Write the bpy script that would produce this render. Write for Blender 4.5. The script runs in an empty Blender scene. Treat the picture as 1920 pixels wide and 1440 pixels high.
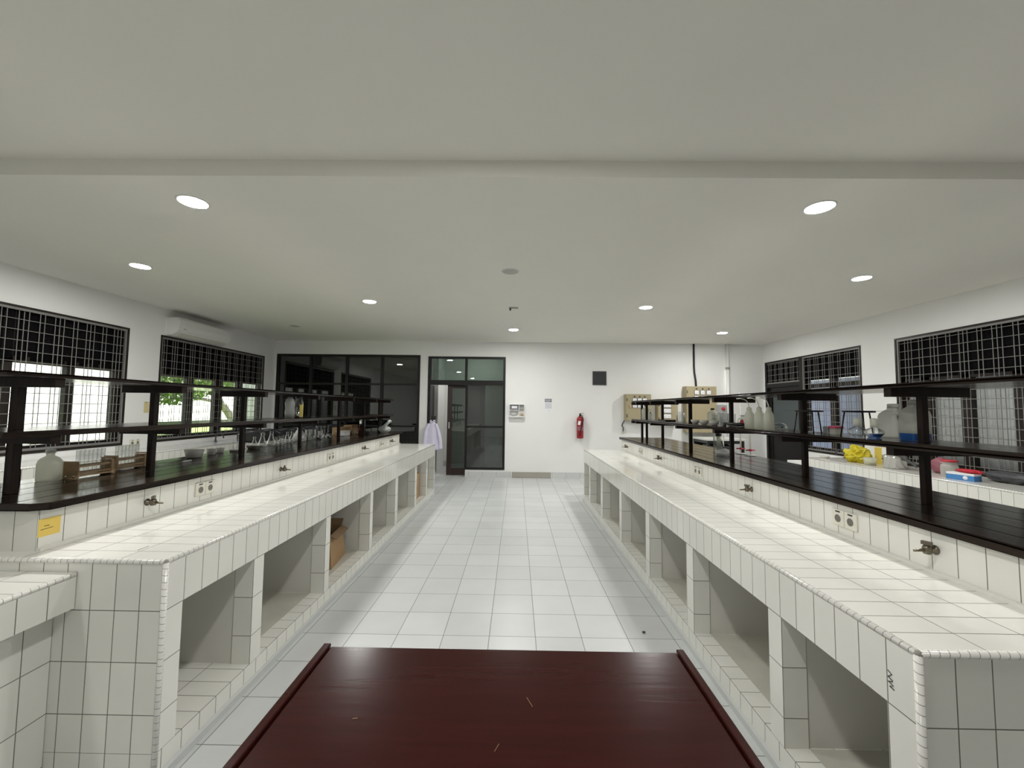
import bpy, bmesh, math, random
from mathutils import Vector, Matrix, noise as mnoise
random.seed(7)
S = bpy.context.scene
COL = S.collection
PI = math.pi

# ------------------------------------------------------------------ materials
def lin(c):
    return tuple((v / 12.92 if v <= 0.04045 else ((v + 0.055) / 1.055) ** 2.4) for v in c)
def hexc(h):
    return lin(tuple(int(h[i:i + 2], 16) / 255 for i in (0, 2, 4)))
def new_mat(name):
    m = bpy.data.materials.new(name); m.use_nodes = True
    nt = m.node_tree; nt.nodes.clear()
    return m, nt, nt.nodes.new('ShaderNodeOutputMaterial')
def N(nt, t, **kw):
    n = nt.nodes.new(t)
    for k, v in kw.items():
        if k in n.inputs: n.inputs[k].default_value = v
        else: setattr(n, k, v)
    return n
def C4(c): return (c[0], c[1], c[2], 1)
def pm(name, col, rough=0.5, metal=0.0, noise=0.0, nscale=20.0, spec=0.5, bump=0.0, coat=0.0):
    m, nt, out = new_mat(name)
    p = N(nt, 'ShaderNodeBsdfPrincipled', Roughness=rough, Metallic=metal)
    p.inputs['Base Color'].default_value = C4(col)
    p.inputs['Specular IOR Level'].default_value = spec
    p.inputs['Coat Weight'].default_value = coat
    p.inputs['Coat Roughness'].default_value = 0.05
    if noise or bump:
        tc = N(nt, 'ShaderNodeTexCoord'); no = N(nt, 'ShaderNodeTexNoise', Scale=nscale, Detail=4.0)
        nt.links.new(tc.outputs['Object'], no.inputs['Vector'])
        if noise:
            mx = N(nt, 'ShaderNodeMix', data_type='RGBA')
            mx.inputs[6].default_value = C4(tuple(v * (1 - noise) for v in col))
            mx.inputs[7].default_value = C4(tuple(min(1, v * (1 + noise)) for v in col))
            nt.links.new(no.outputs['Fac'], mx.inputs[0]); nt.links.new(mx.outputs[2], p.inputs['Base Color'])
        if bump:
            b = N(nt, 'ShaderNodeBump', Strength=bump, Distance=0.01)
            nt.links.new(no.outputs['Fac'], b.inputs['Height']); nt.links.new(b.outputs['Normal'], p.inputs['Normal'])
    nt.links.new(p.outputs[0], out.inputs[0])
    return m
def tile_mat(name, col, grout, w, h, mortar=0.0022, rough=0.12, var=0.04, offset=0.0, spec=0.5, bumps=0.25, wob=0.0):
    m, nt, out = new_mat(name)
    uv = N(nt, 'ShaderNodeUVMap')
    br = N(nt, 'ShaderNodeTexBrick', Scale=1.0)
    br.inputs['Mortar Size'].default_value = mortar
    br.inputs['Mortar Smooth'].default_value = 0.15
    br.inputs['Brick Width'].default_value = w
    br.inputs['Row Height'].default_value = h
    br.inputs['Bias'].default_value = 0.0
    br.offset = offset; br.squash = 1.0
    br.inputs['Color1'].default_value = C4(tuple(v * (1 - var) for v in col))
    br.inputs['Color2'].default_value = C4(tuple(min(1, v * (1 + var)) for v in col))
    br.inputs['Mortar'].default_value = C4(grout)
    nt.links.new(uv.outputs[0], br.inputs['Vector'])
    p = N(nt, 'ShaderNodeBsdfPrincipled', Roughness=rough)
    p.inputs['Specular IOR Level'].default_value = spec
    tc = N(nt, 'ShaderNodeTexCoord'); no = N(nt, 'ShaderNodeTexNoise', Scale=3.0, Detail=5.0)
    nt.links.new(tc.outputs['Object'], no.inputs['Vector'])
    mul = N(nt, 'ShaderNodeMix', data_type='RGBA', blend_type='MULTIPLY'); mul.inputs[0].default_value = 1.0
    ra = N(nt, 'ShaderNodeMapRange'); ra.inputs[1].default_value = 0.3; ra.inputs[2].default_value = 0.7
    ra.inputs[3].default_value = 0.93; ra.inputs[4].default_value = 1.0
    nt.links.new(no.outputs['Fac'], ra.inputs[0])
    nt.links.new(br.outputs['Color'], mul.inputs[6]); nt.links.new(ra.outputs[0], mul.inputs[7])
    nt.links.new(mul.outputs[2], p.inputs['Base Color'])
    rr = N(nt, 'ShaderNodeMapRange'); rr.inputs[3].default_value = rough; rr.inputs[4].default_value = 0.7
    nt.links.new(br.outputs['Fac'], rr.inputs[0]); nt.links.new(rr.outputs[0], p.inputs['Roughness'])
    inv = N(nt, 'ShaderNodeMath', operation='SUBTRACT'); inv.inputs[0].default_value = 1.0
    nt.links.new(br.outputs['Fac'], inv.inputs[1])
    bp = N(nt, 'ShaderNodeBump', Strength=bumps, Distance=0.002)
    nt.links.new(inv.outputs[0], bp.inputs['Height'])
    last = bp
    if wob:
        n2 = N(nt, 'ShaderNodeTexNoise', Scale=9.0, Detail=1.0); nt.links.new(tc.outputs['Object'], n2.inputs['Vector'])
        b2 = N(nt, 'ShaderNodeBump', Strength=wob, Distance=0.01)
        nt.links.new(n2.outputs['Fac'], b2.inputs['Height']); nt.links.new(bp.outputs['Normal'], b2.inputs['Normal']); last = b2
    nt.links.new(last.outputs['Normal'], p.inputs['Normal'])
    nt.links.new(p.outputs[0], out.inputs[0])
    return m
def wood_mat(name, c1, c2, rough, sc=(30, 1.5, 30), plank=None, spec=0.5, coat=0.0):
    m, nt, out = new_mat(name)
    tc = N(nt, 'ShaderNodeTexCoord'); mp = N(nt, 'ShaderNodeMapping'); mp.inputs['Scale'].default_value = sc
    nt.links.new(tc.outputs['Object'], mp.inputs['Vector'])
    no = N(nt, 'ShaderNodeTexNoise', Scale=1.0, Detail=6.0, Distortion=0.6)
    nt.links.new(mp.outputs[0], no.inputs['Vector'])
    cr = N(nt, 'ShaderNodeValToRGB')
    cr.color_ramp.elements[0].position = 0.3; cr.color_ramp.elements[0].color = C4(c1)
    cr.color_ramp.elements[1].position = 0.7; cr.color_ramp.elements[1].color = C4(c2)
    nt.links.new(no.outputs['Fac'], cr.inputs[0])
    p = N(nt, 'ShaderNodeBsdfPrincipled', Roughness=rough)
    p.inputs['Specular IOR Level'].default_value = spec
    p.inputs['Coat Weight'].default_value = coat; p.inputs['Coat Roughness'].default_value = 0.08
    col = cr.outputs[0]
    bp = N(nt, 'ShaderNodeBump', Strength=0.06, Distance=0.004)
    nt.links.new(no.outputs['Fac'], bp.inputs['Height'])
    nrm = bp
    if plank:
        uv = N(nt, 'ShaderNodeUVMap'); br = N(nt, 'ShaderNodeTexBrick', Scale=1.0)
        br.inputs['Mortar Size'].default_value = 0.004; br.inputs['Mortar Smooth'].default_value = 0.3
        br.inputs['Brick Width'].default_value = 50.0; br.inputs['Row Height'].default_value = plank
        br.offset = 0.0
        for k, v in (('Color1', 0.65), ('Color2', 1.35)): br.inputs[k].default_value = (v, v, v, 1)
        br.inputs['Mortar'].default_value = (0.15, 0.15, 0.15, 1)
        nt.links.new(uv.outputs[0], br.inputs['Vector'])
        mul = N(nt, 'ShaderNodeMix', data_type='RGBA', blend_type='MULTIPLY'); mul.inputs[0].default_value = 1.0
        nt.links.new(col, mul.inputs[6]); nt.links.new(br.outputs['Color'], mul.inputs[7]); col = mul.outputs[2]
        sm = N(nt, 'ShaderNodeMapRange'); sm.inputs[3].default_value = spec; sm.inputs[4].default_value = 0.0
        nt.links.new(br.outputs['Fac'], sm.inputs[0]); nt.links.new(sm.outputs[0], p.inputs['Specular IOR Level'])
        rm = N(nt, 'ShaderNodeMapRange'); rm.inputs[3].default_value = rough * 0.75; rm.inputs[4].default_value = rough * 1.8
        nt.links.new(no.outputs['Fac'], rm.inputs[0])
        ra = N(nt, 'ShaderNodeMath', operation='ADD', use_clamp=True); nt.links.new(rm.outputs[0], ra.inputs[0]); nt.links.new(br.outputs['Fac'], ra.inputs[1])
        nt.links.new(ra.outputs[0], p.inputs['Roughness'])
        b2 = N(nt, 'ShaderNodeBump', Strength=0.8, Distance=0.004); b2.invert = True
        nt.links.new(br.outputs['Fac'], b2.inputs['Height']); nt.links.new(bp.outputs['Normal'], b2.inputs['Normal']); nrm = b2
    nt.links.new(col, p.inputs['Base Color']); nt.links.new(nrm.outputs['Normal'], p.inputs['Normal'])
    nt.links.new(p.outputs[0], out.inputs[0])
    return m
def glass_mat(name, tint, f0=0.04, k=1.0, rough=0.0, power=5.0):
    m, nt, out = new_mat(name)
    tr = N(nt, 'ShaderNodeBsdfTransparent'); tr.inputs[0].default_value = C4(tint)
    gl = N(nt, 'ShaderNodeBsdfGlossy', Roughness=rough); gl.inputs[0].default_value = (1, 1, 1, 1)
    lw = N(nt, 'ShaderNodeLayerWeight', Blend=0.5)
    pw = N(nt, 'ShaderNodeMath', operation='POWER'); pw.inputs[1].default_value = power
    ml = N(nt, 'ShaderNodeMath', operation='MULTIPLY_ADD', use_clamp=True); ml.inputs[1].default_value = (1 - f0) * k; ml.inputs[2].default_value = f0
    nt.links.new(lw.outputs['Facing'], pw.inputs[0]); nt.links.new(pw.outputs[0], ml.inputs[0])
    mx = N(nt, 'ShaderNodeMixShader')
    nt.links.new(ml.outputs[0], mx.inputs[0]); nt.links.new(tr.outputs[0], mx.inputs[1]); nt.links.new(gl.outputs[0], mx.inputs[2])
    nt.links.new(mx.outputs[0], out.inputs[0])
    return m
def trans_mat(name, col, amount=0.4, rough=0.5, gloss=0.06, clear=0.0):
    m, nt, out = new_mat(name)
    d = N(nt, 'ShaderNodeBsdfDiffuse'); d.inputs[0].default_value = C4(col)
    t = N(nt, 'ShaderNodeBsdfTranslucent'); t.inputs[0].default_value = C4(col)
    mx = N(nt, 'ShaderNodeMixShader'); mx.inputs[0].default_value = amount
    nt.links.new(d.outputs[0], mx.inputs[1]); nt.links.new(t.outputs[0], mx.inputs[2])
    if clear:
        tr = N(nt, 'ShaderNodeBsdfTransparent'); tr.inputs[0].default_value = C4(tuple(0.5 + 0.5 * v for v in col))
        m3 = N(nt, 'ShaderNodeMixShader'); m3.inputs[0].default_value = clear
        nt.links.new(mx.outputs[0], m3.inputs[1]); nt.links.new(tr.outputs[0], m3.inputs[2]); mx = m3
    g = N(nt, 'ShaderNodeBsdfGlossy', Roughness=rough)
    m2 = N(nt, 'ShaderNodeMixShader'); m2.inputs[0].default_value = gloss
    nt.links.new(mx.outputs[0], m2.inputs[1]); nt.links.new(g.outputs[0], m2.inputs[2])
    nt.links.new(m2.outputs[0], out.inputs[0])
    return m
def emit_mat(name, col, s):
    m, nt, out = new_mat(name)
    e = N(nt, 'ShaderNodeEmission', Strength=s); e.inputs[0].default_value = C4(col)
    nt.links.new(e.outputs[0], out.inputs[0]); return m

WHITE_TILE = (0.80, 0.795, 0.745)
GROUT = (0.16, 0.155, 0.13)
M = {}
M['tile'] = tile_mat('white_wall_tile', WHITE_TILE, GROUT, 0.1, 0.2, mortar=0.0018, rough=0.09, var=0.025, wob=0.03)
M['bead'] = tile_mat('white_bead_tile', (0.82, 0.81, 0.77), (0.30, 0.29, 0.25), 0.027, 10.0, mortar=0.0013, rough=0.15)
M['floor_tile'] = tile_mat('grey_floor_tile', (0.60, 0.62, 0.62), (0.20, 0.20, 0.19), 0.3, 0.3, mortar=0.0022, rough=0.33, var=0.05)
M['base_tile'] = tile_mat('grey_skirting_tile', (0.60, 0.61, 0.61), (0.3, 0.3, 0.3), 0.3, 5.0, mortar=0.003, rough=0.3, var=0.04)
M['plaster'] = pm('white_plaster', (0.80, 0.80, 0.79), 0.7, noise=0.02, nscale=3, bump=0.03)
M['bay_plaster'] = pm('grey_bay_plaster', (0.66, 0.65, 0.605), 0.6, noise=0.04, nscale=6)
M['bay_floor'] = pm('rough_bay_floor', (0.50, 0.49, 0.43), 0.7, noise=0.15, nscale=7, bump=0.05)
M['ceil'] = pm('ceiling_paint', (0.80, 0.785, 0.73), 0.8, noise=0.02, nscale=2)
M['dark_wood'] = wood_mat('dark_stained_wood', (0.010, 0.0065, 0.005), (0.024, 0.015, 0.011), 0.13, plank=0.147, spec=0.28)
M['post_wood'] = wood_mat('dark_post_wood', (0.010, 0.006, 0.005), (0.022, 0.012, 0.009), 0.4, sc=(30, 30, 1.5), spec=0.2)
M['frame_wood'] = wood_mat('dark_frame_wood', (0.010, 0.0075, 0.006), (0.024, 0.017, 0.012), 0.4, sc=(30, 30, 2), spec=0.35)
M['door_wood'] = wood_mat('brown_door_wood', (0.018, 0.009, 0.008), (0.034, 0.016, 0.013), 0.35, sc=(30, 30, 2))
M['desk_wood'] = wood_mat('red_lacquered_wood', (0.025, 0.0046, 0.0038), (0.031, 0.0055, 0.0044), 0.22, sc=(3, 40, 30), spec=0.13)
M['rack_wood'] = wood_mat('pale_rack_wood', (0.46, 0.31, 0.17), (0.60, 0.43, 0.26), 0.5, sc=(40, 6, 40))
M['alu_dark'] = pm('dark_aluminium_frame', (0.009, 0.0085, 0.008), 0.45, spec=0.3)
M['tint'] = glass_mat('tinted_partition_glass', (0.24, 0.285, 0.255), f0=0.10)
M['transom'] = glass_mat('green_transom_glass', (0.42, 0.49, 0.45), f0=0.08)
M['clear'] = glass_mat('clear_window_glass', (0.95, 0.96, 0.96), f0=0.03, k=0.6)
M['glass'] = glass_mat('clear_labware_glass', (0.955, 0.965, 0.96), f0=0.06, k=1.0, rough=0.03, power=2.6)
M['grille'] = pm('grey_painted_bar', (0.20, 0.195, 0.185), 0.4)
M['cove'] = pm('white_cove', (0.74, 0.735, 0.69), 0.2)
M['foot'] = pm('grey_foot_strip', (0.56, 0.575, 0.57), 0.35)
M['black_cloth'] = pm('black_curtain_cloth', (0.0045, 0.0045, 0.005), 0.9, spec=0.08)
M['white_curtain'] = trans_mat('white_curtain_cloth', (0.75, 0.75, 0.72), 0.5, gloss=0.0)
M['white_plastic'] = pm('white_plastic', (0.78, 0.78, 0.76), 0.35)
M['ivory'] = pm('ivory_plastic', (0.72, 0.70, 0.62), 0.35)
M['hdpe'] = trans_mat('milky_plastic', (0.88, 0.885, 0.79), 0.6, rough=0.35, clear=0.35)
M['hdpe_grey'] = trans_mat('grey_milky_plastic', (0.82, 0.83, 0.79), 0.6, rough=0.35, clear=0.35)
M['film'] = trans_mat('thin_white_plastic_film', (0.80, 0.81, 0.80), 0.45, rough=0.2, gloss=0.12, clear=0.2)
M['black'] = pm('black_plastic', (0.012, 0.012, 0.013), 0.35)
M['rubber'] = pm('black_rubber', (0.015, 0.015, 0.015), 0.6)
M['chrome'] = pm('chrome', (0.75, 0.75, 0.74), 0.12, metal=1.0)
M['steel'] = pm('brushed_steel', (0.62, 0.62, 0.60), 0.2, metal=1.0)
M['tap'] = pm('tarnished_brass', (0.19, 0.165, 0.125), 0.35, metal=0.9)
M['socket_hole'] = pm('grey_socket_well', (0.16, 0.155, 0.13), 0.5)
M['card'] = pm('brown_cardboard', (0.34, 0.215, 0.105), 0.75, noise=0.06, nscale=15)
M['card_dark'] = pm('inner_cardboard', (0.20, 0.125, 0.065), 0.8)
M['yellow_paper'] = pm('yellow_paper', (0.80, 0.58, 0.13), 0.7)
M['pale_paper'] = pm('pale_yellow_paper', (0.62, 0.53, 0.28), 0.7)
M['white_paper'] = pm('white_paper', (0.80, 0.80, 0.82), 0.7)
M['ink'] = pm('dark_ink', (0.03, 0.03, 0.035), 0.6)
M['grey_ink'] = pm('grey_ink', (0.17, 0.175, 0.19), 0.6)
M['pale_ink'] = pm('pale_print', (0.62, 0.63, 0.67), 0.6)
M['red'] = pm('red_paint', (0.30, 0.011, 0.02), 0.3)
M['red_plastic'] = pm('red_plastic', (0.55, 0.02, 0.04), 0.35)
M['pink'] = pm('pink_plastic', (0.62, 0.06, 0.17), 0.4)
M['pink_film'] = trans_mat('pink_plastic_film', (0.42, 0.14, 0.19), 0.4, gloss=0.08)
M['yellow'] = trans_mat('yellow_plastic_bag', (0.78, 0.66, 0.03), 0.25, rough=0.3, gloss=0.05)
M['yellow_liq'] = pm('yellow_contents', (0.66, 0.52, 0.10), 0.4)
M['blue'] = pm('blue_liquid', (0.015, 0.075, 0.26), 0.15)
M['blue_card'] = pm('blue_print', (0.06, 0.22, 0.50), 0.45)
M['amber'] = pm('amber_glass', (0.045, 0.012, 0.006), 0.08)
M['porcelain'] = pm('white_porcelain', (0.62, 0.61, 0.57), 0.2)
M['panel_beige'] = pm('beige_painted_steel', (0.37, 0.315, 0.195), 0.5, noise=0.04, nscale=8)
M['grey_paint'] = pm('grey_painted_metal', (0.36, 0.37, 0.37), 0.5)
M['grey_dark'] = pm('dark_grey_metal', (0.055, 0.058, 0.062), 0.5)
M['hatch'] = pm('taupe_panel', (0.36, 0.34, 0.30), 0.5)
M['coat'] = pm('lilac_white_cloth', (0.66, 0.63, 0.78), 0.85)
M['grass'] = pm('lawn_grass', (0.26, 0.36, 0.09), 0.9, noise=0.3, nscale=3)
M['leaf'] = trans_mat('green_leaf', (0.15, 0.24, 0.06), 0.5, gloss=0.03)
M['bark'] = pm('grey_bark', (0.34, 0.31, 0.28), 0.9, noise=0.3, nscale=8)
M['ext_white'] = pm('white_outer_wall', (0.84, 0.84, 0.80), 0.8)
M['ext_cream'] = pm('cream_outer_wall', (0.60, 0.56, 0.50), 0.8)
M['ext_grey'] = pm('grey_gallery_wall', (0.42, 0.43, 0.50), 0.7)
M['lamp'] = emit_mat('lit_lamp_diffuser', (1.0, 0.99, 0.955), 480)
M['lamp_dim'] = emit_mat('corridor_lamp_diffuser', (1.0, 0.98, 0.93), 230)
M['lamp_off'] = pm('unlit_lamp_diffuser', (0.42, 0.41, 0.38), 0.4)

# ------------------------------------------------------------------ mesh builder
class B:
    def __init__(s, off=(0, 0, 0)):
        s.bm = bmesh.new(); s.uv = s.bm.loops.layers.uv.new('UVMap'); s.off = Vector(off)
    def face(s, pts, smooth=False, uvs=None, uvo=(0, 0, 0)):
        P = [Vector(p) for p in pts]
        vs = [s.bm.verts.new(p) for p in P]
        try: f = s.bm.faces.new(vs)
        except ValueError: return None
        f.smooth = smooth
        if uvs is None:
            n = Vector((0, 0, 0))
            for i in range(len(P)):
                a, b = P[i], P[(i + 1) % len(P)]
                n += Vector(((a.y - b.y) * (a.z + b.z), (a.z - b.z) * (a.x + b.x), (a.x - b.x) * (a.y + b.y)))
            ax = max(range(3), key=lambda i: abs(n[i]))
            o = Vector(uvo)
            uvs = []
            for p in P:
                q = p - o
                uvs.append((q.y, q.z) if ax == 0 else (q.x, q.z) if ax == 1 else (q.y, q.x))
        for l, u in zip(f.loops, uvs): l[s.uv].uv = u
        return f
    def box(s, x0, x1, y0, y1, z0, z1, uvo=(0, 0, 0)):
        p = [(x, y, z) for x in (x0, x1) for y in (y0, y1) for z in (z0, z1)]
        for q in ((0, 1, 3, 2), (4, 6, 7, 5), (0, 4, 5, 1), (2, 3, 7, 6), (0, 2, 6, 4), (1, 5, 7, 3)):
            s.face([p[i] for i in q], uvo=uvo)
        return s
    def cbox(s, c, d, rz=0.0, tilt=None):
        R = Matrix.Rotation(rz, 3, 'Z')
        if tilt: R = R @ Matrix.Rotation(tilt[1], 3, tilt[0])
        p = [Vector(c) + R @ Vector((a * d[0] / 2, b * d[1] / 2, e * d[2] / 2)) for a in (-1, 1) for b in (-1, 1) for e in (-1, 1)]
        for q in ((0, 1, 3, 2), (4, 6, 7, 5), (0, 4, 5, 1), (2, 3, 7, 6), (0, 2, 6, 4), (1, 5, 7, 3)):
            s.face([p[i] for i in q])
        return s
    def prism(s, poly, z0, z1, uvo=(0, 0, 0)):
        n = len(poly)
        s.face([(x, y, z1) for x, y in poly], uvo=uvo)
        s.face([(x, y, z0) for x, y in reversed(poly)], uvo=uvo)
        for i in range(n):
            a, b = poly[i], poly[(i + 1) % n]
            s.face([(a[0], a[1], z0), (b[0], b[1], z0), (b[0], b[1], z1), (a[0], a[1], z1)], uvo=uvo)
        return s
    def extrude_y(s, prof, y0, y1, smooth=False):   # prof: (x, z) closed loop
        n = len(prof)
        s.face([(x, y0, z) for x, z in prof]); s.face([(x, y1, z) for x, z in reversed(prof)])
        for i in range(n):
            a, b = prof[i], prof[(i + 1) % n]
            s.face([(b[0], y0, b[1]), (a[0], y0, a[1]), (a[0], y1, a[1]), (b[0], y1, b[1])], smooth)
        return s
    def lathe(s, prof, c=(0, 0, 0), n=24, axis='Z', caps=True):
        rings = []
        for r, h in prof:
            ring = []
            for i in range(n):
                a = 2 * PI * i / n
                v = (r * math.cos(a), r * math.sin(a), h)
                if axis == 'X': v = (v[2], v[0], v[1])
                elif axis == 'Y': v = (v[0], v[2], v[1])
                ring.append(s.bm.verts.new(Vector(c) + Vector(v)))
            rings.append(ring)
        for k in range(len(rings) - 1):
            for i in range(n):
                try:
                    f = s.bm.faces.new((rings[k][i], rings[k][(i + 1) % n], rings[k + 1][(i + 1) % n], rings[k + 1][i])); f.smooth = True
                except ValueError: pass
        if caps:
            for k in (0, -1):
                if prof[k][0] > 1e-5:
                    f = s.bm.faces.new(rings[k] if k else list(reversed(rings[k])))
        return s
    def tube(s, pts, r, n=8, caps=True, twist=0.0):
        P = [Vector(p) for p in pts]
        R = r if isinstance(r, (list, tuple)) else [r] * len(P)
        up = None; rings = []; L = 0.0; Ls = []
        for k, p in enumerate(P):
            t = (P[min(k + 1, len(P) - 1)] - P[max(k - 1, 0)]).normalized()
            if up is None:
                up = Vector((0, 0, 1)) if abs(t.z) < 0.9 else Vector((1, 0, 0))
            up = (up - t * up.dot(t)).normalized(); sd = t.cross(up)
            if k: L += (P[k] - P[k - 1]).length
            Ls.append(L)
            rings.append([s.bm.verts.new(p + R[k] * (math.cos(2 * PI * i / n) * up + math.sin(2 * PI * i / n) * sd)) for i in range(n)])
        for k in range(len(P) - 1):
            for i in range(n):
                j = (i + 1) % n
                f = s.bm.faces.new((rings[k][i], rings[k][j], rings[k + 1][j], rings[k + 1][i])); f.smooth = True
                uu = [(Ls[k] + i * twist, i / n), (Ls[k] + (i + 1) * twist, (i + 1) / n), (Ls[k + 1] + (i + 1) * twist, (i + 1) / n), (Ls[k + 1] + i * twist, i / n)]
                for l, u in zip(f.loops, uu): l[s.uv].uv = u
        if caps:
            s.bm.faces.new(list(reversed(rings[0]))); s.bm.faces.new(rings[-1])
        return s
    def grid(s, fn, nu, nv, smooth=True):
        V = [[s.bm.verts.new(Vector(fn(i / nu, j / nv))) for j in range(nv + 1)] for i in range(nu + 1)]
        for i in range(nu):
            for j in range(nv):
                f = s.bm.faces.new((V[i][j], V[i + 1][j], V[i + 1][j + 1], V[i][j + 1])); f.smooth = smooth
        return s
def smooth_pts(pts, k=6):
    P = [Vector(p) for p in pts]; out = []
    for i in range(len(P) - 1):
        p0, p1, p2, p3 = P[max(i - 1, 0)], P[i], P[i + 1], P[min(i + 2, len(P) - 1)]
        for j in range(k):
            t = j / k
            out.append(0.5 * ((2 * p1) + (p2 - p0) * t + (2 * p0 - 5 * p1 + 4 * p2 - p3) * t * t + (3 * p1 - p0 - 3 * p2 + p3) * t ** 3))
    out.append(P[-1]); return out

def obj(name, b, mat, parent=None, label=None, bevel=0.0, solid=0.0):
    me = bpy.data.meshes.new(name)
    bmesh.ops.recalc_face_normals(b.bm, faces=b.bm.faces)
    if b.off.length: bmesh.ops.translate(b.bm, vec=-b.off, verts=b.bm.verts)
    if bevel: bmesh.ops.remove_doubles(b.bm, verts=b.bm.verts, dist=1e-5)
    b.bm.to_mesh(me); b.bm.free()
    me.materials.append(M[mat])
    o = bpy.data.objects.new(name, me); COL.objects.link(o)
    if parent: o.parent = parent
    if label: o['label'] = label
    if bevel:
        md = o.modifiers.new('bevel', 'BEVEL'); md.width = bevel; md.segments = 2; md.limit_method = 'ANGLE'; md.angle_limit = 0.7
    if solid:
        md = o.modifiers.new('solid', 'SOLIDIFY'); md.thickness = solid; md.offset = 0
    return o
def tag(o, label, cat, group=None, kind=None):
    o['label'] = label; o['category'] = cat
    if group: o['group'] = group
    if kind: o['kind'] = kind
    return o
def thing(name, label, cat, loc=(0, 0, 0), rz=0.0, group=None):
    o = bpy.data.objects.new(name, None); COL.objects.link(o)
    o.location = loc; o.rotation_euler = (0, 0, rz); o.empty_display_size = 0.05
    return tag(o, label, cat, group)
def struct(name, b, mat, parent=None, **k):
    o = obj(name, b, mat, parent, **k)
    if not parent: o['kind'] = 'structure'
    return o
def sroot(name, loc=(0, 0, 0)):
    o = bpy.data.objects.new(name, None); COL.objects.link(o); o.location = loc; o['kind'] = 'structure'; return o
def dup(root, loc, rz=0.0, label=None, group=None):
    r = root.copy(); COL.objects.link(r); r.location = loc; r.rotation_euler = (0, 0, rz)
    if label: r['label'] = label
    if group: r['group'] = group
    for ch in list(root.children):
        c = ch.copy(); COL.objects.link(c); c.parent = r
        for g in list(ch.children):
            d = g.copy(); COL.objects.link(d); d.parent = c
    return r

# ------------------------------------------------------------------ room shell
XL, XR, YB, YF, ZC = -5.34, 5.36, 8.99, -3.6, 2.934
WT = 0.15
def wall_holes(b, axis, p0, p1, a0, a1, z0, z1, holes):
    """solid wall slab with rectangular holes (a0,a1,z0,z1)"""
    As = sorted(set([a0, a1] + [v for h in holes for v in h[:2]])); Zs = sorted(set([z0, z1] + [v for h in holes for v in h[2:]]))
    for i in range(len(As) - 1):
        for j in range(len(Zs) - 1):
            ca, cz = (As[i] + As[i + 1]) / 2, (Zs[j] + Zs[j + 1]) / 2
            if any(h[0] < ca < h[1] and h[2] < cz < h[3] for h in holes): continue
            if axis == 'x': b.box(p0, p1, As[i], As[i + 1], Zs[j], Zs[j + 1])
            else: b.box(As[i], As[i + 1], p0, p1, Zs[j], Zs[j + 1])
b = B(); b.box(-5.6, 5.6, YF - 0.2, 11.0, -0.12, 0.0, uvo=(-1.062, 3.381, 0)); struct('floor', b, 'floor_tile')
b = B(); b.box(XL - WT, XR + WT, YF - WT, YB + WT, ZC, ZC + 0.15); struct('ceiling', b, 'ceil')
b = B(); b.box(XL, XR, 2.336, 2.826, 2.835, ZC); o = struct('trim_1', b, 'ceil')
# windows on the left: hole Y, Z
WL = ((3.03, 5.565, 0.93, 2.53), (6.07, 8.61, 0.93, 2.53))
b = B(); wall_holes(b, 'x', XL - WT, XL, YF, YB, 0, ZC, WL); struct('wall_left', b, 'plaster')
RW2 = (3.30, 5.87, 0.765, 2.53); RW1 = (6.45, 7.80, 0.765, 2.53); RD = (7.80, 8.93, 0.0, 2.53)
b = B(); wall_holes(b, 'x', XR, XR + WT, YF, YB, 0, ZC, (RW1, RW2, RD)); struct('wall_right', b, 'plaster')
G1 = (-5.29, -2.12, 0.16, 2.635); D1 = (-1.945, -1.10, 0.0, 2.61); D2 = (-1.10, -0.247, 0.16, 2.61)
b = B(); wall_holes(b, 'y', YB, YB + WT, XL - WT, XR + WT, 0, ZC, (G1, D1, D2)); struct('wall_back', b, 'plaster')
b = B(); b.box(XL - WT, XR + WT, YF - WT, YF, 0, ZC); struct('wall_front', b, 'plaster')
b = B(); b.box(-1.10, -0.089, YB - 0.012, YB, 0, 0.125, uvo=(-1.02, 0, -2)); b.box(0.756, XR, YB - 0.012, YB, 0, 0.125, uvo=(-1.02, 0, -2)); b.box(XL, -1.945, YB - 0.012, YB, 0, 0.125, uvo=(0, 0, -2))
struct('baseboard_back', b, 'base_tile')
b = B(); b.box(XL, XL + 0.012, YF, YB, 0, 0.12, uvo=(0, 0, -2)); struct('baseboard_left', b, 'base_tile')
b = B(); b.box(XR - 0.012, XR, YF, 7.78, 0, 0.12, uvo=(0, 0, -2)); struct('baseboard_right', b, 'base_tile')
# rooms behind the back wall: dim annex (left) and corridor (right)
b = B(); b.box(XL - WT, -2.06, 12.4, 12.55, 0, 2.95); b.box(XL - WT, XL, YB + WT, 12.4, 0, 2.95); b.box(XL - WT, -2.0, YB + WT, 12.55, 2.95, 3.08)
b.box(-2.06, -2.0, YB + WT, 12.55, 0, 2.95); struct('wall_annex', b, 'plaster')
b = B(); b.box(-5.6, -2.0, 11.0, 12.6, -0.12, 0.0); struct('floor_annex', b, 'floor_tile')
b = B(); b.box(-2.0, 0.9, 10.65, 10.8, 0, 2.95); b.box(0.75, 0.9, YB + WT, 10.65, 0, 2.95); b.box(-2.0, 0.9, YB + WT, 10.8, 2.95, 3.08)
b.box(-2.0, -1.86, 9.75, 10.65, 0, 2.95); struct('wall_corridor', b, 'plaster')
b = B(); b.box(-1.86, 0.75, 10.635, 10.65, 0, 0.14, uvo=(0, 0, -2)); struct('baseboard_corridor', b, 'base_tile')

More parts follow.
